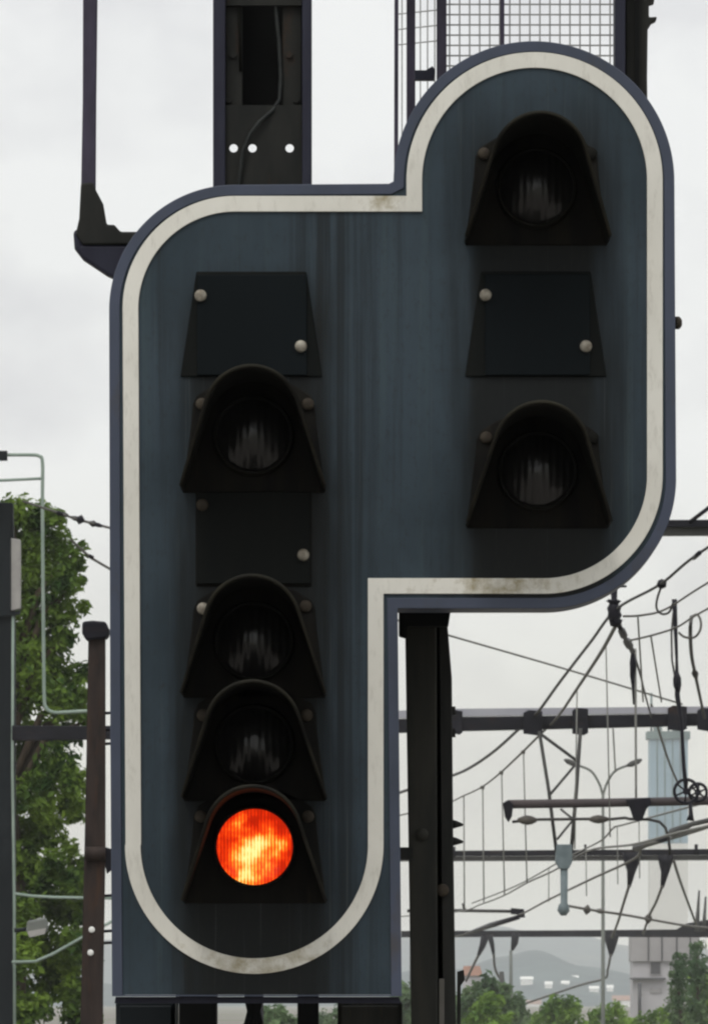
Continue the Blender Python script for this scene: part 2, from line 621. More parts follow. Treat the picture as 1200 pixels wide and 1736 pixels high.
# white outline: inner and outer loops sampled alike
def loop(s):
    o = [(213 + s, 1433), (208 + s, 522)] + arc(399, 523, 191 - s, 180, 90, N)[1:] + [(689 + s, 332 + s)] + \
        arc(906, 305, 217 - s, 180, 0, 2 * N) + arc(922, 806, 201 - s, 0, -90, N) + [(650 - s, 1007 - s)] + \
        arc(431, 1433, 219 - s, 0, -180, 2 * N)
    return o


lo, li = loop(0), loop(26.5)
n = len(lo)
rb = MB()
yf, yb = DS - 0.005, DS + 0.004
vs = [Vector((W(x, y, DS).x, yy, W(x, y, DS).z)) for yy in (yf, yb) for l in (lo, li) for x, y in l]
fs = []
for i in range(n):
    j = (i + 1) % n
    fs += [(i, n + i, n + j, j), (i, j, 2 * n + j, 2 * n + i), (n + i, 3 * n + i, 3 * n + j, n + j)]
rb.add(vs, fs)
rb.build('white_outline', 'reflective_white', SIG, bevel=.0015, seg=1)

# lamp housings on the rear
hb = MB()
hb.pbox(300, 430, 560, 1560, DS + .171, .22)
hb.build('rear_housing', 'mast_paint', SIG, bevel=.01)
hb = MB()
hb.pbox(790, 170, 1030, 900, DS + .171, .22)
hb.build('rear_housing', 'mast_paint', SIG, bevel=.01)
# bottom lip
hb = MB()
hb.prism([(196, 1691), (676, 1691), (680, 1702), (194, 1702)], DS + .02, .13)
hb.build('bottom_flange', 'mast_edge', SIG)
# side screw
hb = MB()
hb.disc(W(1144, 547, DS + .05), (1, 0, 0), PX(11, DS), PX(7, DS), 14, PX(5, DS))
hb.build('side_screw', 'bolt_rusty', SIG)


def trap(cx, cy, top, bot, wt, wb):
    return [(cx - wt, cy - top), (cx + wt, cy - top), (cx + wb, cy + bot), (cx - wb, cy + bot)]


def bolt(px, py, D, r, mat, parent, h=.006):
    b = MB()
    b.disc(W(px, py, D), (0, -1, 0), PX(r, D), h, 14, h * .6)
    return b.build('bolt', mat, parent)


def lamp(cx, cy, lit=False, bolts=(), plate=True):
    """Base plate with a bell shaped hood, a fluted domed lens and its fixing bolts."""
    mb = MB()
    half = [(121, 95), (106, -20), (103, -55), (96, -70), (70, -86), (40, -98)]
    mb.prism([(cx + x, cy + y) for x, y in half] + [(cx - x, cy + y) for x, y in half[::-1]], DS - .007, .006)
    base = mb.build('lamp_plate', 'grimy_plate', SIG, bevel=.002, seg=1)
    # hood: curve in the plane of the panel, swept forward; long at the crown, short at the tips
    curve = []
    tip, R, cyo = (118.0, -93.0), 77.0, 16.0
    dt = Vector((tip[0], tip[1] - cyo))
    a_end = math.degrees(math.atan2(dt.y, dt.x) + math.acos(R / dt.length))     # flare tangent to the crown arc
    pr = (R * math.cos(math.radians(a_end)), cyo + R * math.sin(math.radians(a_end)))
    ns = 10
    for i in range(ns):
        t = i / ns
        curve.append((tip[0] + (pr[0] - tip[0]) * t, tip[1] + (pr[1] - tip[1]) * t))
    na = 36
    for i in range(na + 1):
        a = math.radians(a_end + (180 - 2 * a_end) * i / na)
        curve.append((R * math.cos(a), cyo + R * math.sin(a)))
    for i in range(1, ns + 1):
        t = i / ns
        curve.append((-(pr[0] + (tip[0] - pr[0]) * t), pr[1] + (tip[1] - pr[1]) * t))
    top = cyo + R
    n = len(curve)
    ks = 5
    th = 4.5                                      # sheet thickness in px

    def nrm(i):
        a = Vector(curve[max(i - 1, 0)])
        b = Vector(curve[min(i + 1, n - 1)])
        t = (b - a).normalized()
        return Vector((t.y, -t.x))
    vs, fs = [], []
    for side in (0, 1):
        for k in range(ks + 1):
            for i, (x, y) in enumerate(curve):
                h = (y - tip[1]) / (top - tip[1])
                prot = 0.15 + 0.19 * h ** .8
                u = k / ks
                o = nrm(i) * (th * side)
                if side and k == ks:
                    o = nrm(i) * (th * 1.25)
                p = W(cx + x + o.x, cy - y - o.y, DS)
                vs.append(Vector((p.x, DS - .007 - prot * u, p.z)))
    S = (ks + 1) * n
    for side in (0, 1):
        for k in range(ks):
            for i in range(n - 1):
                a = side * S + k * n + i
                q = (a, a + 1, a + 1 + n, a + n)
                fs.append(q if side else q[::-1])
    for i in range(n - 1):
        a, b = ks * n + i, S + ks * n + i
        fs.append((a, b, b + 1, a + 1))
    for k in range(ks):
        for i in (0, n - 1):
            a, b = k * n + i, S + k * n + i
            fs.append((a, a + n, b + n, b))
    hb = MB()
    hb.add(vs, fs, True)
    hood = hb.build('hood', 'hood_black', base)
    hood.data.materials.append(MATS['hood_lip'])
    nf = len(hood.data.polygons)
    for pi in range(2 * ks * (n - 1), 2 * ks * (n - 1) + (n - 1)):
        hood.data.polygons[pi].material_index = 1
    # bezel ring and lens
    rb = MB()
    c = W(cx, cy, DS)
    R1 = PX(64.5 if lit else 62, DS)
    prof = [(R1 * 1.0, .030), (R1 * 1.0, .036), (R1 * 1.06, .036), (R1 * 1.12, .007)]
    m = 40
    vs, fs = [], []
    for r, h in prof:
        for k in range(m):
            a = 2 * math.pi * k / m
            vs.append((c.x + r * math.cos(a), DS - h, c.z + r * math.sin(a)))
    for i in range(len(prof) - 1):
        for k in range(m):
            a, b = i * m + k, i * m + (k + 1) % m
            fs.append((a, b, b + m, a + m))
    rb.add(vs, fs)
    rb.build('bezel', 'hood_black', base)
    lb = MB()
    rings = 12
    sag = R1 * (.30 if lit else .5)
    vs, fs = [(c.x, DS - .030 - sag, c.z)], []
    for i in range(1, rings + 1):
        rr = i / rings
        for k in range(m):
            a = 2 * math.pi * k / m
            vs.append((c.x + R1 * rr * math.cos(a), DS - .030 - sag * (1 - rr * rr), c.z + R1 * rr * math.sin(a)))
    for k in range(m):
        fs.append((0, 1 + k, 1 + (k + 1) % m))
    for i in range(rings - 1):
        for k in range(m):
            a, b = 1 + i * m + k, 1 + i * m + (k + 1) % m
            fs.append((a, b, b + m, a + m))
    lb.add(vs, fs, True)
    lens = lb.build('lens', 'lens_lit' if lit else 'lens_dark', base, origin=(c.x, DS - .03, c.z))
    lens['label'] = 'lit orange fluted lens' if lit else 'dark unlit fluted lens'
    for bx, by, mt in bolts:
        bolt(cx + bx, cy + by, DS - .007, 10.5, mt, base)
    return base


def blank(cx, cy, rect, bolts, flare=True, mats=('bolt_steel', 'bolt_steel'), face='blank_plate'):
    mb = MB()
    if flare:
        mb.prism(trap(cx, cy, 88, 90, 93, 120), DS - .006, .005)
    else:
        mb.prism(trap(cx, cy, 84, 82, 98, 98), DS - .006, .005)
    base = mb.build('blanking_base', 'grimy_plate' if not flare else 'blank_sooty', SIG, bevel=.0015, seg=1)
    fb = MB()
    fb.prism([(rect[0], rect[1]), (rect[2], rect[1]), (rect[2], rect[3]), (rect[0], rect[3])], DS - .012, .0055)
    pl = fb.build('cover_plate', face, base, bevel=.0015, seg=1)
    for (x, y), mt in zip(bolts, mats):
        bolt(x, y, DS - .012, 10.5, mt, base)
    return base


LB, RB = (-90, -54), (86, -50)
lamp(430, 740, bolts=((-88, -55, 'bolt_rusty'), (92, -55, 'bolt_rusty')))
lamp(431, 1088, bolts=((-87, -56, 'bolt_steel'), (87, -60, 'bolt_rusty')))
lamp(432, 1263, bolts=((-88, -50, 'bolt_rusty'), (88, -50, 'bolt_rusty')))
lamp(432, 1437, lit=True, bolts=((-92, -52, 'bolt_rusty'), (90, -52, 'bolt_rusty')))
lamp(909, 320, bolts=((-89, -60, 'bolt_rusty'), (93, -60, 'hood_black')))
lamp(911, 800, bolts=((-87, -58, 'bolt_rusty'), (93, -58, 'hood_black')))
blank(426, 548, (334, 465, 520, 636), ((340, 501), (510, 587)))
blank(908, 548, (822, 464, 1000, 636), ((823, 500), (993, 587)))
blank(430, 912, (334, 834, 526, 990), ((343, 856), (514, 941)), False, ('bolt_rusty', 'bolt_steel'), 'blank_sooty')

# ================================================================== SIGNAL MAST (behind the panel)
DM = 15.42
MAST = thing('signal_mast', (W(440, 1700, DM).x, DM, 0), 'dark steel channel mast rising behind the signal panel with three drilled holes', 'mast')
for x0, x1, m_ in ((361, 382, 'mast_edge'), (512, 528, 'mast_edge')):
    b = MB()
    b.prism([(x0, -700), (x1, -700), (x1, 360), (x0, 360)], DM, .16)
    b.build('channel_side', m_, MAST, bevel=.003)
b = MB()
b.prism([(381, -700), (513, -700), (513, 186), (381, 186)], DM + .12, .01)
b.build('back_web', 'cavity_black', MAST)
for x0, x1 in ((382.5, 411), (478, 511.5)):
    b = MB()
    b.prism([(x0, -700), (x1, -700), (x1, 210), (x0, 210)], DM + .035, .008)
    b.build('inner_flange', 'mast_paint', MAST, bevel=.002, seg=1)
b = MB()
b.prism([(383, -6), (511, -6), (511, 8), (383, 8)], DM + .02, .012)
b.build('tie_bar', 'mast_paint', MAST)
# perforated plate with three real holes
bm = bmesh.new()
edges = []
DP = DM + .018
for pts in [[(381, 178), (513, 178), (513, 360), (381, 360)]] + [arc(x, 251, 7.2, 0, 360 - 360 / 16, 15) for x in (396, 428, 491)]:
    vv = [bm.verts.new(W(x, y, DP) - MAST.location) for x, y in pts]
    edges += [bm.edges.new((vv[i], vv[(i + 1) % len(vv)])) for i in range(len(vv))]
bmesh.ops.triangle_fill(bm, use_beauty=True, use_dissolve=False, edges=edges)
me = bpy.data.meshes.new('perforated_plate')
bm.to_mesh(me)
bm.free()
me.materials.append(MATS['mast_paint'])
o = bpy.data.objects.new('perforated_plate', me)
COL.objects.link(o)
o.parent = MAST
sd = o.modifiers.new('thick', 'SOLIDIFY')
sd.thickness = .006
b = MB()
b.ptube([(462, -300, DM + .03), (466, 0, DM + .03), (473, 70, DM + .03), (476, 130, DM + .03), (474, 168, DM + .03), (462, 186, DM + .01), (440, 205, DM + .0), (424, 226, DM), (412, 255, DM), (406, 300, DM + .004), (404, 350, DM + .006)], 7, 8)
b.build('cable', 'old_cable', MAST)
b = MB()
b.ptube([(404, -300, DM + .03), (406, 40, DM + .03), (408, 120, DM + .03)], 5, 8)
b.build('cable', 'hood_black', MAST)
for x, y in ((395, 92), (490, 92), (388, 168), (502, 168)):
    b = MB()
    b.disc(W(x, y, DM + .033), (0, -1, 0), PX(6, DM), .006, 10)
    b.build('rivet', 'mast_paint', MAST)
# lower part of the mast seen below the panel
for x0, x1 in ((303, 367), (504, 540)):
    b = MB()
    p, q = W(x0, 1640, DM), W(x1, 1640, DM)
    b.box((p.x, DM, 0), (q.x, DM + .14, p.z))
    b.build('lower_leg', 'cavity_black', MAST, bevel=.003)
b = MB()
for dx in (-9, 0, 9):
    b.ptube([(430 + dx * 1.4, 1650, DM), (430 + dx, 1700, DM), (430 + dx * .6, 1716, DM), (430 + dx * 1.3, 1740, DM), (430 + dx, 2300, DM), (430 + dx, 3500, DM)], 12, 8)
b.build('cable_bundle', 'cavity_black', MAST)
b = MB()
b.ptube([(300.5, 1650, DM + .05), (300, 1740, DM + .05), (300, 3550, DM + .05)], 5, 8)
b.build('earth_strip', 'old_cable', MAST)

for (x0, x1, D, lab, mt, bot) in ((196, 297, 15.5, 'dark metal cabinet below the left end of the signal panel', 'mast_left', 1900),
                                  (572, 682, 15.45, 'grey metal cabinet below the right end of the signal panel', 'post_dark', 1880)):
    cb = thing('cable_cabinet', (W((x0 + x1) / 2, 1700, D).x, D, 0), lab, 'cabinet', 'cabinets under the signal')
    b = MB()
    b.pbox(x0, 1698, x1, bot, D, .18)
    b.build('cabinet_body', mt, cb, bevel=.006)
    b = MB()
    b.pbox(x0 + 6, 1706, x1 - 6, bot - 8, D - .012, .011)
    b.build('cabinet_door', mt, cb, bevel=.003)
    b = MB()
    p, q = W((x0 + x1) / 2 - 15, bot, D), W((x0 + x1) / 2 + 15, bot, D)
    b.box((p.x, D + .05, 0), (q.x, D + .13, p.z))
    b.build('cabinet_stand', 'mast_paint', cb)

# ================================================================== LOWER SUPPORT POST (right of the panel's foot)
DQ = 15.35
SP = thing('support_post', (W(720, 1700, DQ).x, DQ, 0), 'weathered dark steel post standing right behind the lower part of the signal', 'post')


def lean(x0a, x1a, x0b, x1b, D, depth, y0=1046, y1=1736, zb=0.0):
    """Prism between pixel rows y0 and y1 with its own edges there, run on down to the ground."""
    b = MB()
    yb = HY + (EYE - zb) * FPX / D
    t = (yb - y0) / (y1 - y0)
    b.prism([(x0a, y0), (x1a, y0), (x0a + 0 + (x1b - x1a) * t + (x1a - x0a), yb), (x0a + (x0b - x0a) * t, yb)], D, depth)
    return b


lean(684, 739, 697, 742, DQ, .012, 900).build('front_flange', 'post_dark', SP, bevel=.003)
b = MB()
b.prism([(735, 900), (757, 1040), (766, 1150), (768, 1400), (773, 1735), (773, 3600), (741, 3600), (741, 900)], DQ + .02, .05)
b.build('side_angle', 'mast_paint', SP, bevel=.003)
b = MB()
b.pbox(706, 900, 717, 3580, DQ + .013, .11)
b.build('web', 'cavity_black', SP)
b = MB()
b.prism([(676, 1035), (764, 1035), (760, 1062), (690, 1062), (690, 1082), (676, 1078)], DQ - .06, .05)
b.build('top_shadow', 'cavity_black', SP, bevel=.003)  # black piece standing in for the shadow under the panel
b = MB()
b.disc(W(750, 1510, DQ + .02), (0, -1, 0), PX(11, DQ), .01, 16, .004)
b.build('bolt', 'bolt_rusty', SP)
b = MB()
b.disc(W(716, 1415, DQ), (0, -1, 0), PX(10, DQ), .008, 16, .004)
b.build('bolt', 'post_dark', SP)
for y in (1398, 1427):
    b = MB()
    b.tube([W(767, y, DQ + .04), W(774, y, DQ + .04), W(785, y + 1, DQ + .04)], [PX(8, DQ), PX(6, DQ), PX(2, DQ)], 10)
    b.build('pin', 'mast_paint', SP)
for y0, y1, x in ((1198, 1212, 772), (1236, 1250, 772)):
    b = MB()
    b.pbox(764, y0, x, y1, DQ + .03, .02)
    b.build('lug', 'mast_paint', SP)
b = MB()
b.pbox(676, 1437, 700, 1458, DQ - .01, .03)
b.build('lug', 'mast_paint', SP)
b = MB()
b.prism([(744.5, 1660), (753, 1660), (752.5, 3560), (744.5, 3560)], DQ + .012, .006)
b.build('pale_strip', 'wire_bronze', SP)
b = MB()
b.prism([(775, 1648), (786, 1645), (788, 1662), (781, 1672), (780, 1800), (774, 1800)], DQ + .05, .02)
b.build('lower_clamp', 'mast_paint', SP)

# ================================================================== UPPER RIGHT POST AND MESH CAGE
DU = 15.55
UP = thing('upper_post', (W(1072, 120, DU).x, DU, 1.2), 'black notched steel post rising behind the round top of the signal', 'post')
b = MB()
b.prism([(1042, -700), (1060, -700), (1060, 420), (1042, 420)], DU, .10)
b.build('left_flange', 'mast_edge', UP, bevel=.003)
b = MB()
b.prism([(1060.5, -700), (1100, -700), (1100, 28), (1114, 27), (1112, 34), (1104, 38), (1098, 48), (1097, 130), (1100, 420), (1060.5, 420)], DU + .03, .03)
b.build('notched_plate', 'mast_paint', UP, bevel=.003)
b = MB()
b.prism([(1099, -40), (1116, -40), (1108, 5), (1099, 8)], DU + .035, .02)
b.build('cleat', 'mast_paint', UP)
b = MB()
b.pbox(1076, -700, 1083, 420, DU + .012, .0175)
b.build('rib', 'cavity_black', UP)
b = MB()
b.pbox(960, 421, 1099, 440, DU + .01, .06)
b.build('foot_rail', 'mast_paint', UP)

CG = thing('mesh_cage', (W(860, 100, 15.9).x, 15.9, EYE + 1.3), 'wire mesh safety cage with dark upright bars above the signal', 'safety cage')
DC = 15.9
b = MB()
wpx = 2.6
x = 762.0
while x < 1046:
    b.box((W(x - wpx / 2, 0, DC).x, DC, W(0, 560, DC).z), (W(x + wpx / 2, 0, DC).x, DC + .003, W(0, -700, DC).z))
    x += 17.0
y = -690.0
while y < 560:
    b.box((W(752, 0, DC).x, DC + .003, W(0, y + wpx / 2, DC).z), (W(1044, 0, DC).x, DC + .006, W(0, y - wpx / 2, DC).z))
    y += 17.4
b.build('wire_mesh', 'galvanised_mesh', CG)
# return side of the cage, running away from the viewer
b = MB()
for i in range(30):
    yy = -690 + 17.4 * i * 1.5
    b.tube([W(752, yy, DC + .01), W(676, yy + 8, DC + .75)], PX(2.4, DC) / 2, 4, False)
for t in (.05, .2, .36, .52, .66, .8, .93):
    xx, dd = 752 - 76 * t, DC + .01 + .74 * t
    b.tube([W(xx, -690, dd), W(xx, 560, dd)], PX(2.2, DC) / 2, 4, False)
b.build('side_mesh', 'galvanised_mesh', CG)
for x0, x1, D, m_ in ((740, 757, DC - .03, 'cage_bar'), (848, 855, DC - .02, 'cage_bar'), (689, 704, DC + .3, 'cage_bar'), (670, 677, DC + .8, 'cage_bar')):
    b = MB()
    b.prism([(x0, -700), (x1, -700), (x1 - 3 * (x1 < 700), 700), (x0 - 3 * (x1 < 700), 700)], D, .018)
    b.build('upright_bar', m_, CG, bevel=.002, seg=1)
b = MB()
b.prism([(703, 118), (722, 118), (733, 111), (738, 118), (736, 134), (703, 134)], DC + .05, .03)
b.build('hinge_bracket', 'mast_edge', CG)

# ================================================================== HANDRAIL UPRIGHT AND ITS BRACKET (left)
DH = 15.3
HR = thing('handrail_upright', (W(150, 430, DH).x, DH, EYE + 1.2), 'dark steel upright bar on a gusset bracket left of the signal', 'handrail')
b = MB()
b.prism([(143, -700), (165, -700), (165, 0), (163, 170), (162, 330), (137, 330), (140, 170)], DH, .02)
b.build('upright_bar', 'cage_bar', HR, bevel=.004)
b = MB()
b.prism([(137, 310), (158, 308), (163, 322), (175, 345), (181, 380), (194, 380), (204, 392), (290, 392), (290, 414), (140, 414), (128, 396), (134, 370)], DH - .02, .019)
b.build('gusset', 'mast_paint', HR, bevel=.004)
b = MB()
b.prism([(124, 392), (132, 386), (140, 414.5), (290, 414.5), (260, 480), (196, 472), (182, 466), (140, 438), (126, 420)], DH - .015, .05)
b.build('bracket_plate', 'mast_edge', HR, bevel=.006)

# ================================================================== LEFT SIDE
DR = 36.0
RP = thing('rusty_post', (W(158, 1700, DR).x, DR, 0), 'rusty brown steel post with a capped top left of the signal', 'post')
zb = HY + EYE * FPX / DR
b = MB()
b.prism([(151, 1060), (179, 1060), (179, 1440), (174, 1736), (172, zb), (124, zb), (136, 1736), (143, 1440)], DR, .012)
b.build('front_flange', 'rusty_steel', RP, bevel=.004)
b = MB()
b.pbox(156, 1064, 164, zb - 4, DR + .0125, .10)
b.build('web', 'rusty_steel', RP)
b = MB()
b.prism([(150, 1062), (178, 1062), (171, zb), (126, zb)], DR + .113, .012)
b.build('rear_flange', 'rusty_steel', RP)
b = MB()
b.prism([(139, 1054), (156, 1052), (180, 1054), (182, 1062), (186, 1066), (184, 1078), (179, 1082), (146, 1086), (139, 1074)], DR - .03, .17)
b.build('cap', 'gantry_steel', RP, bevel=.012)
b = MB()
b.ptube([(145, 1448, DR - .02), (178, 1448, DR - .02)], 24, 12)
b.build('clamp', 'rusty_steel', RP)
b = MB()
b.prism([(177, 1436), (189, 1440), (192, 1474), (181, 1482), (177, 1462)], DR + .01, .03)
b.build('clamp_tail', 'gantry_steel', RP)
for x, y in ((155.5, 1577), (153.5, 1616)):
    b = MB()
    b.disc(W(x, y, DR - .001), (0, -1, 0), PX(5.5, DR), .006, 10, .004)
    o = b.build('bolt_head', 'town_white', RP)
    o['label'] = 'white painted bolt head'
for y in (1210, 1238, 1262, 1520, 1580, 1600):
    b = MB()
    b.ptube([(172, y, DR + .08), (186, y - 1, DR + .1), (230, y - 2, DR + .1)], 5, 6)
    b.build('tie_wire', 'gantry_steel', RP)

# ------------------------------------------------------------------ the catenary gantries
DB = 143.0
GB = thing('catenary_gantry', (W(8, 1700, DB).x, DB, 0), 'nearest full overhead line gantry, dark beam with a pale channel above it', 'gantry', 'overhead line gantries')
b = MB()
b.prism([(-24, 852), (22, 852), (26, 1100), (26, 1736), (26, 1900), (-30, 1900), (-28, 1100)], DB + .1, .3)
b.build('left_mast', 'mast_left', GB, bevel=.02)
b = MB()
b.prism([(-20, 740), (-8, 740), (-8, 851.5), (-20, 851.5)], DB - .3, .7)
b.build('mast_head', 'mast_left', GB)
b = MB()
b.prism([(18, 912), (35, 915), (35, 1032), (18, 1036)], DB + .02, .2)
b.build('equipment_box', 'box_grey', GB, bevel=.02)
b = MB()
b.prism([(-10, 884), (17.5, 886), (17.5, 1040), (35, 1034), (34, 1042), (-10, 1046)], DB - .02, .1)
b.build('box_bracket', 'mast_left', GB)
b = MB()
b.ptube([(22, 1044, DB + .05), (21, 1300, DB + .05), (24, 1520, DB + .05), (25, 1900, DB + .05)], 5, 6)
b.build('down_pipe', 'pipe_green', GB)
b = MB()
b.prism([(20, 1230), (150, 1231), (430, 1228), (760, 1216), (905, 1214), (1200, 1209), (1900, 1200), (1900, 1226), (1200, 1230), (905, 1237), (760, 1240), (430, 1250), (150, 1254), (20, 1256)], DB, .28)
b.build('beam', 'gantry_steel', GB, bevel=.02)
b = MB()
b.prism([(430, 1214), (760, 1202), (1200, 1198), (1900, 1190), (1900, 1199), (1200, 1208), (760, 1215), (430, 1226)], DB + .9, .25)
b.build('upper_channel', 'pale_channel', GB)
b = MB()
b.prism([(1880, 700), (1930, 700), (1934, 1900), (1876, 1900)], DB + .3, .4)
b.build('right_mast', 'gantry_steel', GB)
for x, y0, y1, w in ((905, 1204, 1247, 18), (985, 1200, 1247, 15), (1150, 1196, 1240, 18), (1196, 1200, 1240, 14), (776, 1204, 1246, 10)):
    b = MB()
    b.prism([(x - w, y0 + 5), (x - w * .5, y0), (x + w * .8, y0 + 2), (x + w * .8, y1 - 4), (x + w * .3, y1), (x - w, y1 - 3)], DB - .12, .1)
    b.build('clamp', 'gantry_steel', GB, bevel=.01)
# hanging drop bracket
DBK = DB - .2
for pts, w in (([(914, 1240), (930, 1340), (943, 1445)], 6), ([(984, 1235), (977, 1340), (968, 1445)], 6.5), ([(918, 1246), (980, 1292)], 5.5), ([(976, 1296), (932, 1348)], 4.5),
               ([(950, 1372), (972, 1390)], 4), ([(970, 1392), (944, 1424)], 4)):
    b = MB()
    b.ptube([(x, y, DBK) for x, y in pts], w, 6)
    b.build('bracket_leg' if w > 5.6 else 'bracket_brace', 'gantry_grey', GB)
b = MB()
b.prism([(943, 1432), (970, 1432), (970, 1462), (964, 1474), (948, 1474), (941, 1462)], DBK - .1, .2)
b.build('insulator_head', 'insulator_grey', GB, bevel=.02)
b = MB()
b.ptube([(956, 1470, DBK), (956, 1532, DBK), (955.5, 1536, DBK), (955, 1545, DBK), (955, 1553, DBK)], [13, 12, 18, 21, 9], 12)
b.build('insulator_rod', 'insulator_grey', GB)

GA = thing('catenary_gantry', (W(1700, 1700, 85).x, 85, 0), 'high grey beam end with a diagonal stay at the right picture edge above the wires', 'gantry', 'overhead line gantries')
b = MB()
b.prism([(1010, 894), (1200, 893.5), (1700, 891), (1700, 906), (1200, 907), (1010, 908)], 85.06, .2)
b.build('beam', 'gantry_grey', GA)
b = MB()
b.prism([(1010, 882), (1200, 881), (1700, 878), (1700, 890.5), (1200, 893), (1010, 893.5)], 85, .3)
b.build('top_chord', 'gantry_steel', GA)
b = MB()
b.ptube([(1168, 886, 85), (1205, 858, 85), (1500, 640, 85)], 7, 6)
b.build('diagonal_stay', 'gantry_steel', GA)
b = MB()
b.prism([(1690, 500), (1740, 500), (1745, 2040), (1685, 2040)], 85.4, .3)
b.build('mast', 'gantry_steel', GA)
b = MB()
b.prism([(1030, 894), (1048, 894), (1052, 988), (1046, 1000), (1034, 1000), (1028, 988)], 85.3, .1)
b.build('drop_post', 'gantry_steel', GA)
b = MB()
b.ptube([(1040, 990, 85), (1041, 1016, 85), (1040, 1019, 85), (1041, 1023, 85), (1040, 1026, 85), (1041, 1030, 85), (1041, 1038, 85), (1042, 1044, 85), (1042, 1052, 85), (1045, 1056, 85), (1047, 1062, 85)], [14, 10, 27, 17, 17, 25, 21, 25, 19, 24, 11], 10)
for px_, py_ in ((1030, 1020), (1052, 1044), (1034, 1052)):
    b.ptube([(1041, py_, 84.95), (px_, py_ - 2, 84.95)], 5, 6)
b.build('insulator', 'insulator_dark', GA)
b = MB()
b.ptube([(1036, 995, 85), (1062, 994, 85)], 4, 6)
b.build('pin', 'insulator_dark', GA)

DCc = 272.0
GC = thing('catenary_gantry', (W(1500, 1700, DCc).x, DCc, 0), 'middle overhead gantry beam with two dark tapered insulators hanging at the right', 'gantry', 'overhead line gantries')
b = MB()
b.prism([(430, 1445), (1200, 1440), (1500, 1438), (1500, 1448), (1200, 1450), (430, 1454)], DCc, .3)
b.build('beam', 'gantry_steel', GC)
b = MB()
b.prism([(430, 1454.5), (1200, 1450.5), (1500, 1448.5), (1500, 1458), (1200, 1459), (430, 1462)], DCc + .08, .3)
b.build('lower_chord', 'gantry_grey', GC)
b = MB()
b.prism([(1490, 1380), (1515, 1380), (1516, 1812), (1489, 1812)], DCc + .4, .5)
b.build('mast', 'gantry_steel', GC)
b = MB()
b.prism([(430, 1430), (445, 1430), (447, 1812), (428, 1812)], DCc + .4, .5)
b.build('mast', 'gantry_steel', GC)
for pts, w in (([(1071, 1446), (1071, 1458), (1070, 1478), (1066, 1505)], [34, 30, 15, 6]), ([(1128, 1450), (1128, 1462), (1127, 1480), (1122, 1506)], [26, 24, 14, 6])):
    b = MB()
    b.ptube([(x, y, DCc - .3) for x, y in pts], w, 10)
    b.build('insulator', 'insulator_dark', GC)
for x, y, w in ((992, 1440, 4), (770, 1444, 4), (1180, 1440, 6)):
    b = MB()
    b.ptube([(x, y + 10, DCc - .1), (x, y - 8, DCc - .1)], w, 6)
    b.build('spike', 'gantry_steel', GC)

DD = 560.0
GD = thing('catenary_gantry', (W(1400, 1700, DD).x, DD, 0), 'farthest low black gantry beam in front of the hazy hill', 'gantry', 'overhead line gantries')
b = MB()
b.prism([(680, 1579), (960, 1578), (1200, 1576), (1420, 1575), (1420, 1589), (1200, 1590), (960, 1589), (680, 1590)], DD, .6)
b.build('beam', 'gantry_steel', GD)
for x in (700, 1410):
    b = MB()
    b.prism([(x - 5, 1560), (x + 5, 1560), (x + 6, 1753), (x - 6, 1753)], DD + .7, .6)
    b.build('mast', 'gantry_steel', GD)
for pts, w in (([(822, 1588), (818, 1604), (810, 1622)], [14, 11, 5]), ([(830, 1586), (834, 1602), (837, 1622)], [10, 8, 4]), ([(874, 1582), (872, 1600), (868, 1612)], [14, 12, 5]),
               ([(1037, 1584), (1036, 1596), (1036, 1612), (1035, 1622)], [26, 22, 12, 5])):
    b = MB()
    b.ptube([(x, y, DD - .6) for x, y in pts], w, 8)
    b.build('insulator', 'insulator_dark', GD)
b = MB()
b.prism([(1140, 1580), (1165, 1566), (1200, 1560), (1260, 1566), (1260, 1578), (1140, 1579)], DD - .1, .4)
b.build('beam_haunch', 'gantry_steel', GD)
for x, y0 in ((1181, 1545), (1192, 1556)):
    b = MB()
    b.ptube([(x, 1580, DD - .3), (x + 2, y0, DD - .3), (x + 4, y0 - 35, DD - .3)], [9, 6, 3], 6)
    b.build('spike', 'gantry_grey', GD)

# ------------------------------------------------------------------ cantilever tube with steady arm, counterweight pulley
DK = 120.0
CT = thing('cantilever_arm', (W(1200, 1360, DK).x, DK, EYE + 3.2), 'brown horizontal cantilever tube with a drooping end clamp and steady arm', 'cantilever')
b = MB()
b.ptube([(862, 1364, DK), (1010, 1362, DK), (1200, 1358, DK), (1420, 1353, DK)], 15, 12)
b.build('tube', 'tube_brown', CT)
b = MB()
b.prism([(852, 1362), (862, 1356), (870, 1364), (868, 1384), (862, 1395), (856, 1386)], DK - .12, .1)
b.build('end_clamp', 'insulator_dark', CT, bevel=.015)
b = MB()
b.prism([(1060, 1356), (1102, 1352), (1104, 1364), (1096, 1372), (1090, 1388), (1082, 1394), (1074, 1390), (1068, 1372)], DK - .14, .12)
b.build('hanger_clamp', 'insulator_dark', CT, bevel=.015)
b = MB()
b.ptube([(868, 1394, DK), (905, 1390, DK), (1000, 1389, DK), (1035, 1389.5, DK), (1060, 1387, DK), (1066, 1389, DK), (1100, 1390, DK), (1118, 1394, DK), (1128, 1404, DK), (1133, 1420, DK), (1136, 1450, DK)], 5, 8)
b.build('steady_arm', 'wire_dark', CT)
for x in (893, 1014):
    b = MB()
    w = [6, 13, 17, 14, 6] if x < 900 else [5, 12, 15, 12, 6]
    b.ptube([(x + dx, 1391 - (x > 900) * 1.5, DK - .002) for dx in (-16, -8, 0, 9, 17)], w, 10)
    b.build('insulator', 'insulator_brown', CT)
b = MB()
b.prism([(1410, 900), (1436, 900), (1440, 1940), (1406, 1940)], DK + .1, .3)
b.build('carrier_mast', 'gantry_steel', CT)

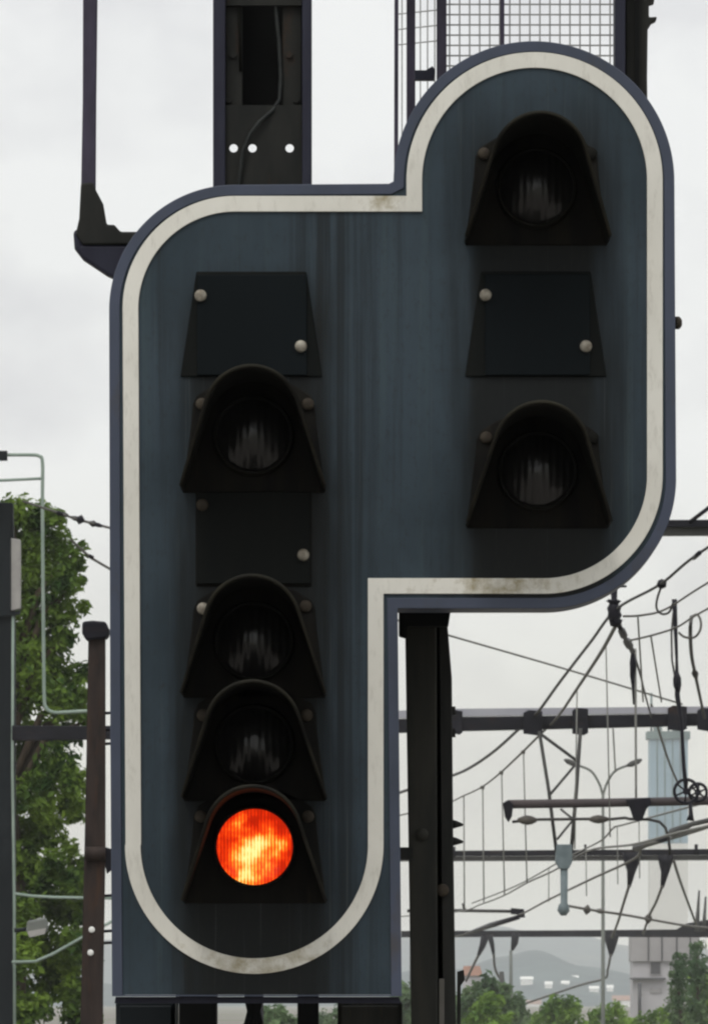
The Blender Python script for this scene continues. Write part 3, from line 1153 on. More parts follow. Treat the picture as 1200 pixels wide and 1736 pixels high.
PW = thing('tension_pulley', (W(1165, 1345, DK - 1).x, DK - 1, EYE + 3.4), 'dark spoked pulley wheels hanging on a cable at the right edge', 'pulley')


def wheel(cx, cy, D, r, n=28):
    b = MB()
    ring = [W(cx, cy, D) + Vector((PX(r, D) * math.cos(2 * math.pi * k / n), 0, PX(r, D) * math.sin(2 * math.pi * k / n))) for k in range(n + 1)]
    b.tube(ring, PX(2.8, D), 6)
    for k in range(3):
        a = math.pi * k / 3 + .4
        d = Vector((math.cos(a), 0, math.sin(a))) * PX(r, D)
        b.tube([W(cx, cy, D) - d, W(cx, cy, D) + d], PX(1.7, D), 5)
    b.disc(W(cx, cy, D - .04), (0, 1, 0), PX(6, D), .08, 12)
    return b


wheel(1163, 1342, DK - 1, 20).build('wheel', 'insulator_dark', PW)
wheel(1183, 1344, DK - .8, 15).build('wheel', 'insulator_dark', PW)
b = MB()
b.ptube([(1143, 1016, DK - 1), (1144, 1040, DK - 1), (1147, 1120, DK - 1), (1148, 1180, DK - 1), (1155, 1225, DK - 1), (1159, 1300, DK - 1), (1163, 1342, DK - 1)], [9, 8, 5, 9, 6, 7, 7], 8)
b.build('suspension_rod', 'insulator_dark', PW)
b = MB()
b.ptube([(1141, 1040, DK - 1), (1138, 1075, DK - 1), (1139, 1120, DK - 1), (1146, 1160, DK - 1)], 3.5, 6)
b.build('loop_wire', 'wire_dark', PW)
b = MB()
b.ptube([(1147, 1140, DK - 1), (1147.5, 1150, DK - 1), (1148, 1162, DK - 1), (1149, 1175, DK - 1)], [7, 14, 14, 7], 8)
b.build('insulator', 'insulator_dark', PW)
b = MB()
b.ptube([(1170, 1362, DK - 1), (1171, 1382, DK - 1), (1170, 1392, DK - 1)], [6, 8, 14], 8)
b.build('lower_shackle', 'insulator_dark', PW)

# ------------------------------------------------------------------ wires
WG = 'overhead wires and cables'


def bez(pts, n=8):
    """Catmull-Rom through (px, py, D)."""
    out = []
    P_ = [pts[0]] + list(pts) + [pts[-1]]
    for i in range(1, len(P_) - 2):
        p0, p1, p2, p3 = P_[i - 1], P_[i], P_[i + 1], P_[i + 2]
        for k in range(n):
            t = k / n
            out.append(tuple(.5 * (2 * p1[j] + (p2[j] - p0[j]) * t + (2 * p0[j] - 5 * p1[j] + 4 * p2[j] - p3[j]) * t * t + (3 * p1[j] - p0[j] - 3 * p2[j] + p3[j]) * t ** 3) for j in range(3)))
    out.append(tuple(pts[-1]))
    return out


def wire(name, label, pts, w, mat='wire_dark', cat='cable'):
    b = MB()
    b.ptube(bez(pts), w, 6)
    return tag(b.build(name, mat), label, cat, WG)


# thick feeder: over the insulator knot, over the beam, sagging on to the left
FD = thing('feeder_cable', W(905, 1215, DB), 'thick feeder cable sloping from upper right over the insulator knot down behind the gantry', 'cable', WG)
b = MB()
b.ptube(bez([(1420, 800, 70), (1200, 928, 79), (1120, 990, 82), (1046, 1032, 85), (1000, 1090, 100), (950, 1155, 121), (908, 1212, 142.7), (880, 1236, 150), (840, 1272, 170), (800, 1300, 190), (765, 1316, 210), (690, 1340, 240), (560, 1385, 265)]), [5] * 97, 8)
b.build('cable', 'wire_dark', FD)
for pts, w in (([(1186, 937, 79.3), (1176, 946, 79.7)], 8), ([(1126, 984, 82), (1122, 990, 82), (1116, 996, 82)], [10, 18, 10])):
    b = MB()
    b.ptube([(p[0], p[1], p[2]) for p in pts], w, 8)
    b.build('clamp', 'insulator_dark', FD)
b = MB()
b.ptube(bez([(1121, 994, 82), (1114, 1015, 82), (1113, 1032, 82), (1122, 1041, 82), (1134, 1038, 82), (1141, 1022, 82)]), 4, 6)
b.build('jumper_loop', 'wire_dark', FD)

# first catenary: messenger, droppers, contact wire
C1 = thing('catenary_wire', W(905, 1250, DB), 'catenary with long vertical droppers curving down left of the lattice drop bracket', 'overhead wire', WG)
mess = [(1044, 1060, 88), (1020, 1104, 100), (978, 1168, 120), (945, 1216, 140), (915, 1246, 146), (887, 1274, 160), (850, 1309, 180), (818, 1334, 200), (785, 1350, 225), (740, 1368, 250), (600, 1400, 268)]
b = MB()
b.ptube(bez(mess), 3.6, 6)
b.build('messenger_wire', 'wire_bronze', C1)
cont = [(1230, 1395, 90), (1150, 1412, 105), (1075, 1432, 122), (1000, 1442, 140), (940, 1476, 150), (896, 1496, 160), (856, 1518, 180), (815, 1534, 200), (770, 1547, 225), (600, 1560, 268)]
b = MB()
b.ptube(bez(cont), 3.2, 6)
b.build('contact_wire', 'wire_far', C1)
for x0, y0, x1, y1, D in ((1027, 1096, 1034, 1420, 110), (978, 1170, 974, 1440, 130), (887, 1274, 893, 1498, 160), (850, 1309, 855, 1518, 180), (818, 1334, 820, 1532, 200), (786, 1350, 787, 1542, 225)):
    b = MB()
    b.ptube([(x0, y0, D), (x1, y1, D)], 2.6, 5)
    b.build('dropper', 'wire_far', C1)
for x0, y0, D in ((887, 1274, 160), (850, 1309, 180), (818, 1334, 200)):
    b = MB()
    b.ptube([(x0 - 4, y0 + 1, D), (x0 + 3, y0 + 2, D)], 6, 6)
    b.build('dropper_clip', 'wire_bronze', C1)

C2 = thing('catenary_wire', W(1080, 1085, 90), 'two thin sagging wires with short droppers right of the insulator knot', 'overhead wire', WG)
b = MB()
b.ptube(bez([(1056, 1045, 86), (1090, 1043, 86), (1130, 1032, 85), (1200, 988, 82), (1400, 870, 76)]), 4, 6)
b.build('messenger_wire', 'wire_bronze', C2)
b = MB()
b.ptube(bez([(1068, 1086, 86), (1110, 1076, 86), (1150, 1062, 85), (1200, 1032, 82), (1400, 930, 76)]), 3.6, 6)
b.build('messenger_wire', 'wire_bronze', C2)
for x0, y0, x1, y1 in ((1081, 1045, 1090, 1190), (1103, 1078, 1121, 1190)):
    b = MB()
    b.ptube([(x0, y0, 86), (x1, y1, 92)], 3.2, 5)
    b.build('dropper', 'wire_far', C2)

SI = thing('stay_wire', W(1075, 1140, 86), 'dark stay with insulator beads falling from the knot to the gantry beam', 'cable', WG)
b = MB()
b.ptube(bez([(1046, 1054, 85), (1058, 1078, 88), (1072, 1104, 95), (1084, 1140, 110), (1094, 1180, 130), (1104, 1216, 142.6)]), 4, 6)
b.build('wire', 'wire_dark', SI)
b = MB()
b.ptube([(1048, 1058, 85.5), (1053, 1068, 86.5), (1054, 1070, 86.7), (1057, 1077, 87.7), (1058, 1080, 88), (1062, 1086, 90), (1063, 1088, 90.4), (1067, 1095, 92.5), (1068, 1097, 93), (1072, 1104, 95)], [10, 8, 14, 14, 8, 8, 15, 14, 8, 10], 8)
b.build('insulator', 'insulator_dark', SI)
b = MB()
b.ptube([(1072, 1104, 95), (1073, 1125, 95), (1073, 1132, 95), (1072, 1146, 95), (1073, 1166, 95), (1074, 1195, 95)], [5, 12, 11, 9, 5, 3], 8)
b.build('insulator', 'insulator_dark', SI)

wire('span_wire', 'long thin straight wire falling gently rightward below the round corner of the signal', [(600, 1030, 130), (770, 1080, 133), (960, 1135, 138), (1156, 1194, 142)], 3.6, 'wire_far')
JL = thing('jumper_cable', W(1180, 1120, 100), 'dark looped jumper cable hanging at the right edge beside the pulley rod', 'cable', WG)
b = MB()
b.ptube(bez([(1172, 1046, 100), (1170, 1070, 100), (1172, 1110, 105), (1178, 1142, 112), (1186, 1180, 125), (1194, 1218, 142)]), 6, 6)
b.build('cable', 'wire_dark', JL)
b = MB()
b.ptube(bez([(1150, 1072, 100), (1160, 1080, 100), (1176, 1081, 100), (1186, 1070, 100), (1188, 1055, 100), (1182, 1042, 100), (1172, 1046, 100)]), 4, 6)
b.build('loop', 'wire_bronze', JL)
b = MB()
b.ptube([(1176, 1138, 110.5), (1178, 1142, 112), (1180, 1150, 113)], [6, 12, 6], 8)
b.build('clip', 'wire_dark', JL)

TS = thing('tension_cable', W(1040, 1470, 180), 'dark tensioned cable rising from the lower gantry towards the right edge', 'cable', WG)
b = MB()
b.ptube(bez([(700, 1598, 330), (775, 1588, 310), (820, 1573, 290), (882, 1551, 262), (930, 1526, 240), (1000, 1492, 210), (1076, 1456, 180), (1090, 1434, 165), (1130, 1424, 150), (1200, 1402, 130), (1300, 1365, 110)]), 4.2, 6)
b.build('cable', 'wire_bronze', TS)
b = MB()
b.ptube([(790, 1584, 303), (830, 1570, 287), (878, 1556, 262)], [5, 10, 8], 8)
b.build('strut', 'insulator_dark', TS)
b = MB()
b.ptube([(1078, 1438, 170), (1100, 1431, 162), (1132, 1422, 149)], [14, 10, 9], 8)
b.build('strut', 'insulator_dark', TS)
b = MB()
b.ptube([(1140, 1412, 146), (1172, 1398, 135), (1260, 1378, 115)], [16, 9, 8], 8)
b.build('strut', 'gantry_grey', TS)
SA = thing('steady_rod', W(830, 1545, 265), 'straight dark rod with a forked end near the lower right of the support post', 'rod')
b = MB()
b.ptube([(690, 1545, 264), (780, 1544.5, 264), (876, 1546, 264)], 5.5, 8)
b.build('rod', 'wire_dark', SA)
b = MB()
b.prism([(866, 1540), (888, 1542), (890, 1556), (880, 1557), (876, 1551), (866, 1551)], 263.8, .15)
b.build('fork_end', 'insulator_dark', SA)
b = MB()
b.ptube([(788, 1545, 264), (784, 1532, 264)], [6, 3], 6)
b.build('spike', 'wire_dark', SA)

IW = thing('insulated_wire', W(1080, 1560, 300), 'bronze wire with small insulator discs sloping just above the farthest gantry beam', 'cable', WG)
b = MB()
b.ptube(bez([(960, 1536, 290), (1000, 1543, 295), (1060, 1552, 305), (1110, 1561, 315), (1180, 1572, 330), (1300, 1580, 340)]), 4.4, 6)
b.build('wire', 'wire_bronze', IW)
for x, y, D, r in ((995, 1543, 294, 19), (1017, 1545.5, 298, 9), (1099, 1558, 313, 22)):
    b = MB()
    b.ptube([(x - 6, y - 1, D), (x, y, D), (x + 6, y + 1, D)], [6, r, 6], 10)
    b.build('insulator_disc', 'insulator_brown', IW)

for i, (pts, lab) in enumerate((
        ([(1066, 1503, 271.5), (1056, 1535, 290), (1047, 1565, 320), (1037, 1590, 350)], 'thin wire hanging from the left tapered insulator of the middle gantry'),
        ([(1122, 1504, 271.5), (1112, 1530, 290), (1102, 1550, 310), (1090, 1584, 340)], 'thin wire hanging from the right tapered insulator of the middle gantry'),
        ([(1142, 1460, 271.5), (1152, 1492, 300), (1168, 1536, 340), (1180, 1568, 370)], 'thin wire sloping right from the middle gantry to the farthest beam end'),
        ([(1035, 1620, 559), (1030, 1645, 600), (1024, 1660, 640), (980, 1672, 650), (880, 1706, 660)], 'slack wire falling leftward from the farthest gantry over the white houses'),
        ([(810, 1622, 559), (800, 1642, 570), (790, 1664, 580)], 'short wire falling left below the farthest gantry beside the support post'),
        ([(837, 1620, 559), (839, 1642, 575), (848, 1660, 590), (868, 1680, 600)], 'short wire falling right below the farthest gantry towards the far pole'))):
    wire('hanger_wire', lab, pts, 4.5 if i != 3 else 4, 'wire_bronze')
C3 = thing('catenary_wire', W(1000, 1400, 200), 'faint thin catenary wire with fine droppers passing behind the steady arm', 'overhead wire', WG)
b = MB()
b.ptube(bez([(1200, 1360, 150), (1060, 1398, 190), (1040, 1404, 195), (1018, 1426, 205), (960, 1455, 230), (880, 1500, 260), (800, 1532, 290)]), 3, 5)
b.build('messenger_wire', 'wire_far', C3)
for x0, y0, x1, y1, D in ((1046, 1400, 1047, 1500, 192), (1083, 1392, 1084, 1490, 184), (993, 1440, 994, 1520, 215), (930, 1472, 930, 1530, 244)):
    b = MB()
    b.ptube([(x0, y0, D), (x1, y1, D)], 2, 5)
    b.build('dropper', 'wire_far', C3)
for i, (x, y0, y1, lab) in enumerate(((1040, 1235, 1310, 'faint vertical dropper wire left of the double street lamp head'), (1078, 1100, 1355, 'vertical dropper wire ending on the brown cantilever tube'))):
    wire('dropper_wire', lab, [(x - 1, y0, 139), (x + (i == 0) * 3, y1, 139)], 3 if i == 0 else 4, 'wire_far')
wire('dropper_wire', 'thin slanting wire crossing the face of the pale blue tower', [(1104, 1195, 200), (1120, 1250, 210), (1136, 1298, 225), (1150, 1330, 235)], 4, 'wire_bronze')

# ------------------------------------------------------------------ left side wires and pipes
DL = 142.5
GP = thing('bent_pipe', W(70, 1000, DL), 'pale green bent pipe running down beside the leafy tree', 'pipe')
b = MB()
b.ptube(bez([(-16, 770, DL), (0, 771, DL), (50, 771, DL), (66, 773, DL), (72, 784, DL), (72, 850, DL), (73, 1000, DL), (74, 1100, DL), (75, 1180, DL), (78, 1200, DL), (90, 1208, DL), (110, 1208, DL), (150, 1206, DL), (162, 1209, DL), (165, 1220, DL), (165, 1234, DL)], 6), 6, 8)
b.build('pipe_run', 'pipe_green', GP)
b = MB()
b.ptube([(-16, 815, DL), (10, 814, DL), (72, 811, DL)], 5, 8)
b.build('cross_pipe', 'pipe_green', GP)
b = MB()
b.pbox(-20, 764, 12, 780, DL - .1, .2)
b.build('pipe_clamp', 'mast_left', GP)
for i, (pts, lab, marks) in enumerate((
        ([(40, 850, 135), (95, 868, 138), (130, 880, 140), (160, 888, 141), (300, 925, 150)], 'wire with dark insulators above the leafy tree left of the signal', ((136, 881, 140, 18), (128, 879, 140, 9), (158, 888, 141, 12), (166, 890, 141, 8), (108, 872, 139, 9), (100, 870, 138, 9))),
        ([(120, 915, 138), (150, 942, 140), (170, 955, 141), (300, 1030, 150)], 'lower slack wire leaving the leafy tree towards the signal', ((152, 943, 140, 7),)))):
    t = thing('insulated_wire', W(100, 880, 140), lab, 'cable', WG)
    b = MB()
    b.ptube(bez(pts), 4.5, 6)
    b.build('wire', 'wire_bronze', t)
    for x, y, D, r in marks:
        b = MB()
        b.ptube([(x - 7, y - 2.2, D), (x, y, D), (x + 7, y + 2.2, D)], [5, r, 5], 8)
        b.build('insulator', 'insulator_dark', t)
for pts, lab in (([(26, 1516, 139), (55, 1520, 139), (90, 1522, 139), (140, 1523, 139), (260, 1524, 139)], 'thin pale bar crossing the leafy tree above the small floodlight'),
                 ([(20, 1632, 139), (60, 1631, 139), (90, 1618, 139), (136, 1592, 139), (250, 1530, 139)], 'bent pale bar below the small floodlight at the leafy tree')):
    b = MB()
    b.ptube(pts, 5, 6)
    tag(b.build('stay_bar', 'pipe_green'), lab, 'bar')
FL = thing('floodlight', W(62, 1572, 138), 'small grey floodlight on the mast in front of the leafy tree', 'floodlight')
b = MB()
b.prism([(46, 1562), (78, 1556), (82, 1574), (76, 1584), (50, 1590), (44, 1578)], 138, .3)
b.build('lamp_body', 'lamp_far', FL, bevel=.04)
b = MB()
b.ptube([(24, 1578, 138.2), (50, 1576, 138.2)], 7, 6)
b.build('lamp_arm', 'mast_left', FL)
b = MB()
b.prism([(46, 1580), (78, 1574), (76, 1584), (50, 1590)], 137.96, .03)
b.build('lamp_glass', 'box_grey', FL)

# ================================================================== STREET LAMP, TOWER, BUILDINGS
DLmp = 385.0
SL = thing('street_lamp', (W(1022, 1700, DLmp).x, DLmp, 0), 'tall slim double armed street lamp among the wires', 'street lamp')
zb = HY + EYE * FPX / DLmp
b = MB()
b.ptube([(1022, zb, DLmp), (1022, 1736, DLmp), (1022, 1345, DLmp)], [9, 7, 5], 8)
b.build('pole', 'lamp_far', SL)
for s, hx in ((1, 1), (-1, 1)):
    b = MB()
    b.ptube(bez([(1022, 1350, DLmp), (1022 + s * 6, 1330, DLmp), (1022 + s * 20, 1308, DLmp), (1022 + s * 42, 1298, DLmp)]), 4.2, 6)
    b.build('arm', 'lamp_far', SL)
    b = MB()
    b.ptube([(1022 + s * 40, 1299, DLmp), (1022 + s * 48, 1296, DLmp), (1022 + s * 60, 1291, DLmp), (1022 + s * 66, 1288, DLmp)], [4, 10, 9, 3], 8)
    b.build('lamp_head', 'gantry_grey', SL)
FP = thing('far_pole', (W(855, 1700, 520).x, 520, 0), 'pale timber pole standing among bushes right of the support post', 'pole')
b = MB()
b.ptube([(855, HY + EYE * FPX / 520, 520), (853, 1700, 520), (850, 1648, 520)], [14, 11, 8], 8)
b.build('pole_shaft', 'gantry_grey', FP)
b = MB()
b.ptube([(866, HY + EYE * FPX / 520, 520.3), (866, 1700, 520.3), (866, 1612, 520.3)], [9, 7, 5], 8)
b.build('steel_tube', 'lamp_far', FP)

DT = 2000.0
TW = thing('tower_block', (W(1132, 1700, DT).x, DT, 0), 'distant pale blue tower with a greenish cap behind the wires', 'tower')
zt = HY + EYE * FPX / DT
b = MB()
b.pbox(1101, 1253, 1166, 1430, DT, 10.4)
b.build('glazed_shaft', 'tower_glass', TW)
b = MB()
b.pbox(1101, 1430.5, 1166, zt, DT, 10.4)
b.build('lower_shaft', 'tower_pale', TW)
b = MB()
b.pbox(1097, 1240, 1170, 1252.6, DT - .7, 11.6)
b.build('cap', 'tower_cap', TW)
b = MB()
b.pbox(1108, 1224, 1122, 1239.6, DT + 3, 3)
b.pbox(1140, 1230, 1156, 1239.6, DT + 3, 3)
b.build('roof_plant', 'tower_cap', TW)
for x, y0 in ((1104, 1175), (1133, 1205)):
    b = MB()
    b.ptube([(x, 1240, DT + 2), (x, y0, DT + 2)], 4, 6)
    b.build('antenna', 'tower_cap', TW)
b = MB()
for x in (1114, 1127, 1140, 1153):
    b.pbox(x - .8, 1254, x + .8, 1429, DT - .3, .28)
b.build('mullions', 'tower_cap', TW)

DBd = 900.0
BD = thing('concrete_building', (W(1125, 1700, DBd).x, DBd, 0), 'pale concrete building with one dark window at the lower right', 'building')
zt = HY + EYE * FPX / DBd
b = MB()
b.pbox(1072, 1631, 1160, zt, DBd, 8)
b.build('lower_wall', 'concrete_pale', BD)
b = MB()
b.pbox(1070, 1580, 1186, 1630.6, DBd - .5, 9)
b.build('upper_wall', 'concrete_band', BD)
b = MB()
for x in (1099, 1122, 1147, 1170):
    b.pbox(x - 1.2, 1581, x + 1.2, 1630, DBd - .62, .115)
b.build('panel_joints', 'window_dark', BD)
wb = MB()
wb.pbox(1101, 1629.9, 1121, 1654, DBd - .15, .14)
wf = wb.build('window', 'concrete_band', BD)
wb = MB()
wb.pbox(1103, 1632, 1119, 1652, DBd - .2, .045)
wb.build('pane', 'window_dark', wf)
b = MB()
b.pbox(1068, 1658.5, 1128, 1661.5, DBd - 1, .95)
b.build('ledge', 'window_dark', BD)
b = MB()
b.pbox(1102, 1676, 1122, 1684, DBd - .2, .18)
b.build('vent', 'concrete_band', BD)
b = MB()
b.ptube([(1084, 1667, DBd - 1.2), (1084, 1700, DBd - 1.2), (1084, zt, DBd - 1.2)], 6, 6)
b.build('drain_pipe', 'window_dark', BD)

HG = 'small white houses on the hillside'
t = thing('small_house', (W(800, 1650, 900).x, 900, 0), 'reddish roofed house just right of the support post', 'house', HG)
b = MB()
b.pbox(785, 1655, 815, 1730, 900, 3)
b.build('wall', 'concrete_pale', t)
b = MB()
p0, p1 = W(782, 1655, 900), W(818, 1655, 900)
b.add([(p0.x, 899.7, p0.z), (p1.x, 899.7, p0.z), (p1.x, 903.3, p0.z), (p0.x, 903.3, p0.z), (p0.x + .3, 901.5, p0.z + 1.2), (p1.x - .3, 901.5, p0.z + 1.2)],
      [(0, 1, 5, 4), (2, 3, 4, 5), (0, 4, 3), (1, 2, 5), (0, 3, 2, 1)])
b.build('roof', 'town_roof', t)


# ================================================================== TREES
def leaves(mb, c, r, n, size, rng, flat=1.0):
    """n bent leaf clusters scattered through a clump, denser near its shell."""
    for _ in range(n):
        d = Vector((rng.gauss(0, 1), rng.gauss(0, 1), rng.gauss(0, 1))).normalized()
        rad = r * (rng.random() ** .45) * rng.uniform(.75, 1.12)
        p = c + Vector((d.x * rad, d.y * rad, d.z * rad * flat))
        nrm_ = (d * .7 + Vector((rng.uniform(-1, 1), rng.uniform(-1, 1), rng.uniform(-.3, 1.2)))).normalized()
        t = nrm_.cross(Vector((rng.uniform(-1, 1), rng.uniform(-1, 1), rng.uniform(-1, 1)))).normalized()
        u = nrm_.cross(t)
        s = size * rng.choice((.45, .7, .9, 1.1, 1.5))* rng.uniform(.8, 1.2)
        w = s * rng.uniform(.38, .6)
        o = len(mb.v)
        mb.v += [p - t * s * .5, p + u * w * .5 + nrm_ * s * .08, p + t * s * .5 - nrm_ * s * .12, p - u * w * .5 + nrm_ * s * .08]
        mb.f.append((o, o + 1, o + 2, o + 3))
        mb.smooth.append(False)


def tree(name, label, clumps, D, n_per, size, mat, trunk, group, seed, flat=1.0, spread=None):
    """clumps: (px, py, radius px, depth offset). trunk: (px, top py)."""
    rng = random.Random(seed)
    tx, ty = trunk
    foot = Vector((W(tx, 1700, D).x, D, 0))
    t = thing(name, foot, label, 'tree', group)
    mb = MB()
    for (px, py, rpx, dz) in clumps:
        leaves(mb, W(px, py, D) + Vector((0, dz, 0)), PX(rpx, D), int(n_per * (rpx / 50.0) ** 2), size, rng, flat)
    mb.build('crown', mat, t)
    tb = MB()
    top = W(tx, ty, D)
    h = top.z
    r0 = max(.05, h * .022)
    tb.tube([foot, foot + Vector((.02 * h, 0, h * .35)), foot + Vector((-.01 * h, 0, h * .7)), top], [r0 * 1.3, r0, r0 * .7, r0 * .25], 8)
    for k in range(min(9, len(clumps))):
        cpx = clumps[(k * 5) % len(clumps)]
        e = W(cpx[0], cpx[1], D) + Vector((0, cpx[3], 0))
        a = foot + Vector((0, 0, max(h * .25, min(e.z * .75, h * .8))))
        tb.tube([a, (a + e) / 2 + Vector((0, 0, .06 * h)), e], [r0 * .45, r0 * .3, r0 * .1], 6)
    tb.build('trunk', 'bark', t)
    return t


TG = 'trees and bushes along the line'
rg = random.Random(3)
cl = [(30, 868, 34, 0), (70, 872, 28, .3), (96, 880, 20, -.2), (52, 905, 40, .2), (95, 920, 34, .4), (120, 945, 26, 0), (60, 960, 60, .5), (110, 985, 34, -.3), (132, 958, 15, .2), (140, 925, 10, .1), (137, 985, 12, 0),
      (40, 1030, 62, .3), (100, 1035, 38, .2), (140, 1030, 14, 0), (70, 1095, 56, .5), (110, 1082, 24, 0), (30, 1120, 60, 0), (75, 1150, 50, .3), (120, 1140, 24, .4), (145, 1135, 18, .5), (130, 1180, 30, .2)]
for y in range(1190, 1760, 44):
    for x in range(-70, 190, 52):
        if (x > 105 and (1268 < y < 1315 or 1395 < y < 1425)):
            continue
        cl.append((x + rg.uniform(-18, 18), y + rg.uniform(-14, 14), rg.uniform(26, 46) * (.7 if x > 120 else 1), rg.uniform(-1, 1.6)))
for y in range(1200, 1780, 40):
    if not (1255 < y < 1310 or 1390 < y < 1420):
        cl.append((120 + rg.uniform(-8, 8), y, rg.uniform(20, 30), rg.uniform(-.5, 1)))
for y in range(900, 1760, 60):
    cl.append((-60 + rg.uniform(-20, 20), y, 62, rg.uniform(-.5, 1)))
    cl.append((-150 + rg.uniform(-20, 20), y + 20, 66, rg.uniform(-.5, 1)))
tree('leafy_tree', 'tall leafy green tree at the left edge behind the gantry mast', cl, 165.0, 900, .17, 'leaf_broad', (10, 950), TG, 5)

# lower bushes seen under the panel and along the bottom right
def bush(label, x0, x1, top, D, seed, mat, size=.42, n=120, name='bushy_tree'):
    rg = random.Random(seed)
    c = []
    span = x1 - x0
    k = max(4, int(span / 13))
    for i in range(k):
        x = x0 + span * (i + .5) / k
        e = 1 - abs(2 * (i + .5) / k - 1) ** 2.2
        ht = top + (1 - e) * 45 + rg.uniform(-6, 12)
        y = ht + 14
        while y < 1790:
            c.append((x + rg.uniform(-7, 7) * min(1, span / 60), y, rg.uniform(11, 18) * min(1, .35 + span / 70), rg.uniform(-2, 2)))
            y += 15
    return tree(name, label, c, D, n * 9, size, mat, ((x0 + x1) / 2, top + 22), TG, seed)


bush('rounded green bush right of the support post foot', 775, 875, 1652, 430, 11, 'leaf_dull')
bush('low bright green bush beside the timber pole', 790, 862, 1684, 380, 12, 'leaf_fresh', .3)
bush('dull green tree behind the timber pole', 850, 900, 1672, 540, 13, 'leaf_dull', .45)
bush('broad bright green bush left of the street lamp foot', 905, 1000, 1686, 480, 14, 'leaf_fresh', .36)
bush('bright green bush between the street lamp and the concrete building', 990, 1080, 1698, 470, 15, 'leaf_fresh', .36)
bush('bright green bush in front of the concrete building', 1070, 1160, 1708, 440, 16, 'leaf_fresh', .32)
bush('large green tree at the right edge below the beam ends', 1172, 1340, 1612, 425, 17, 'leaf_fresh', .34)
bush('narrow dull green conifer in front of the concrete building', 1136, 1166, 1602, 412, 18, 'leaf_dull', .26, 130, 'conifer')
bush('slender dull green conifer against the large right edge tree', 1168, 1196, 1592, 408, 19, 'leaf_dull', .26, 130, 'conifer')
bush('green bush seen through the gap below the signal panel', 395, 520, 1704, 300, 20, 'leaf_dull', .25)
bush('green bush seen between the signal and the support post', 640, 760, 1668, 450, 21, 'leaf_dull', .36)
bush('green bush seen below the right cabinet gap', 520, 640, 1706, 520, 22, 'leaf_dull', .36)

# ================================================================== GROUND, HILLS, AIR, SKY
g = MB()
R = 9600
g.add([(-R, -400, -.3), (R, -400, -.3), (R, 10600, -.3), (-R, 10600, -.3)], [(0, 1, 2, 3)])
tag(g.build('ground', 'ballast'), None, None, kind='structure')


def hills(D, prof, depth, x0, x1, step, seed):
    rg = random.Random(seed)
    vs, fs = [], []
    xs = []
    x = x0
    while x <= x1:
        xs.append(x)
        x += step
    rows = 9
    ph = [(rg.uniform(.008, .05), rg.uniform(0, 6.3), rg.uniform(1., 3.)) for _ in range(7)]

    def top(px):
        for (a, ya), (b_, yb) in zip(prof, prof[1:]):
            if a <= px <= b_:
                t = (px - a) / (b_ - a)
                t = t * t * (3 - 2 * t)
                return ya + (yb - ya) * t
        return prof[0][1] if px < prof[0][0] else prof[-1][1]
    globals()['NEAR'] = lambda px: HY - (HY - top(px) + sum(a * math.sin(f * px + p) for f, p, a in ph))
    for r in range(rows):
        t = r / (rows - 1)
        for px in xs:
            hh = HY - top(px) + sum(a * math.sin(f * px + p) for f, p, a in ph)
            z = (EYE + PX(hh, D)) * math.sin(t * math.pi) ** 1.3 - .6
            vs.append((PX(px - CX, D), D - depth / 2 + depth * t, z))
    m = len(xs)
    for r in range(rows - 1):
        for i in range(m - 1):
            a = r * m + i
            fs.append((a, a + 1, a + 1 + m, a + m))
    b = MB()
    b.add(vs, fs, True)
    return b


tag(hills(8000, [(-1200, 1640), (300, 1600), (700, 1590), (860, 1572), (1010, 1596), (1200, 1606), (2400, 1630)], 1600, -1500, 2800, 14, 1).build('far_hills', 'hazy_hill_wood'), None, None, kind='structure')
tag(hills(5000, [(-1200, 1690), (600, 1672), (780, 1640), (850, 1622), (905, 1614), (985, 1632), (1080, 1650), (1300, 1640), (2400, 1680)], 1200, -1500, 2800, 14, 2).build('near_hills', 'hazy_hill_wood'), None, None, kind='structure')

# small houses standing on the slope of the near hills
def on_slope(px, py):
    """Point where the line of sight through a pixel meets the front slope of the near hills."""
    d = 4404.0
    while d < 4990:
        t = (d - 4400) / 1200.0
        z = (EYE + PX(HY - NEAR(px), 5000)) * math.sin(t * math.pi) ** 1.3 - .6
        if W(px, py, d).z <= z:
            return d
        d += 4
    return 4980.0


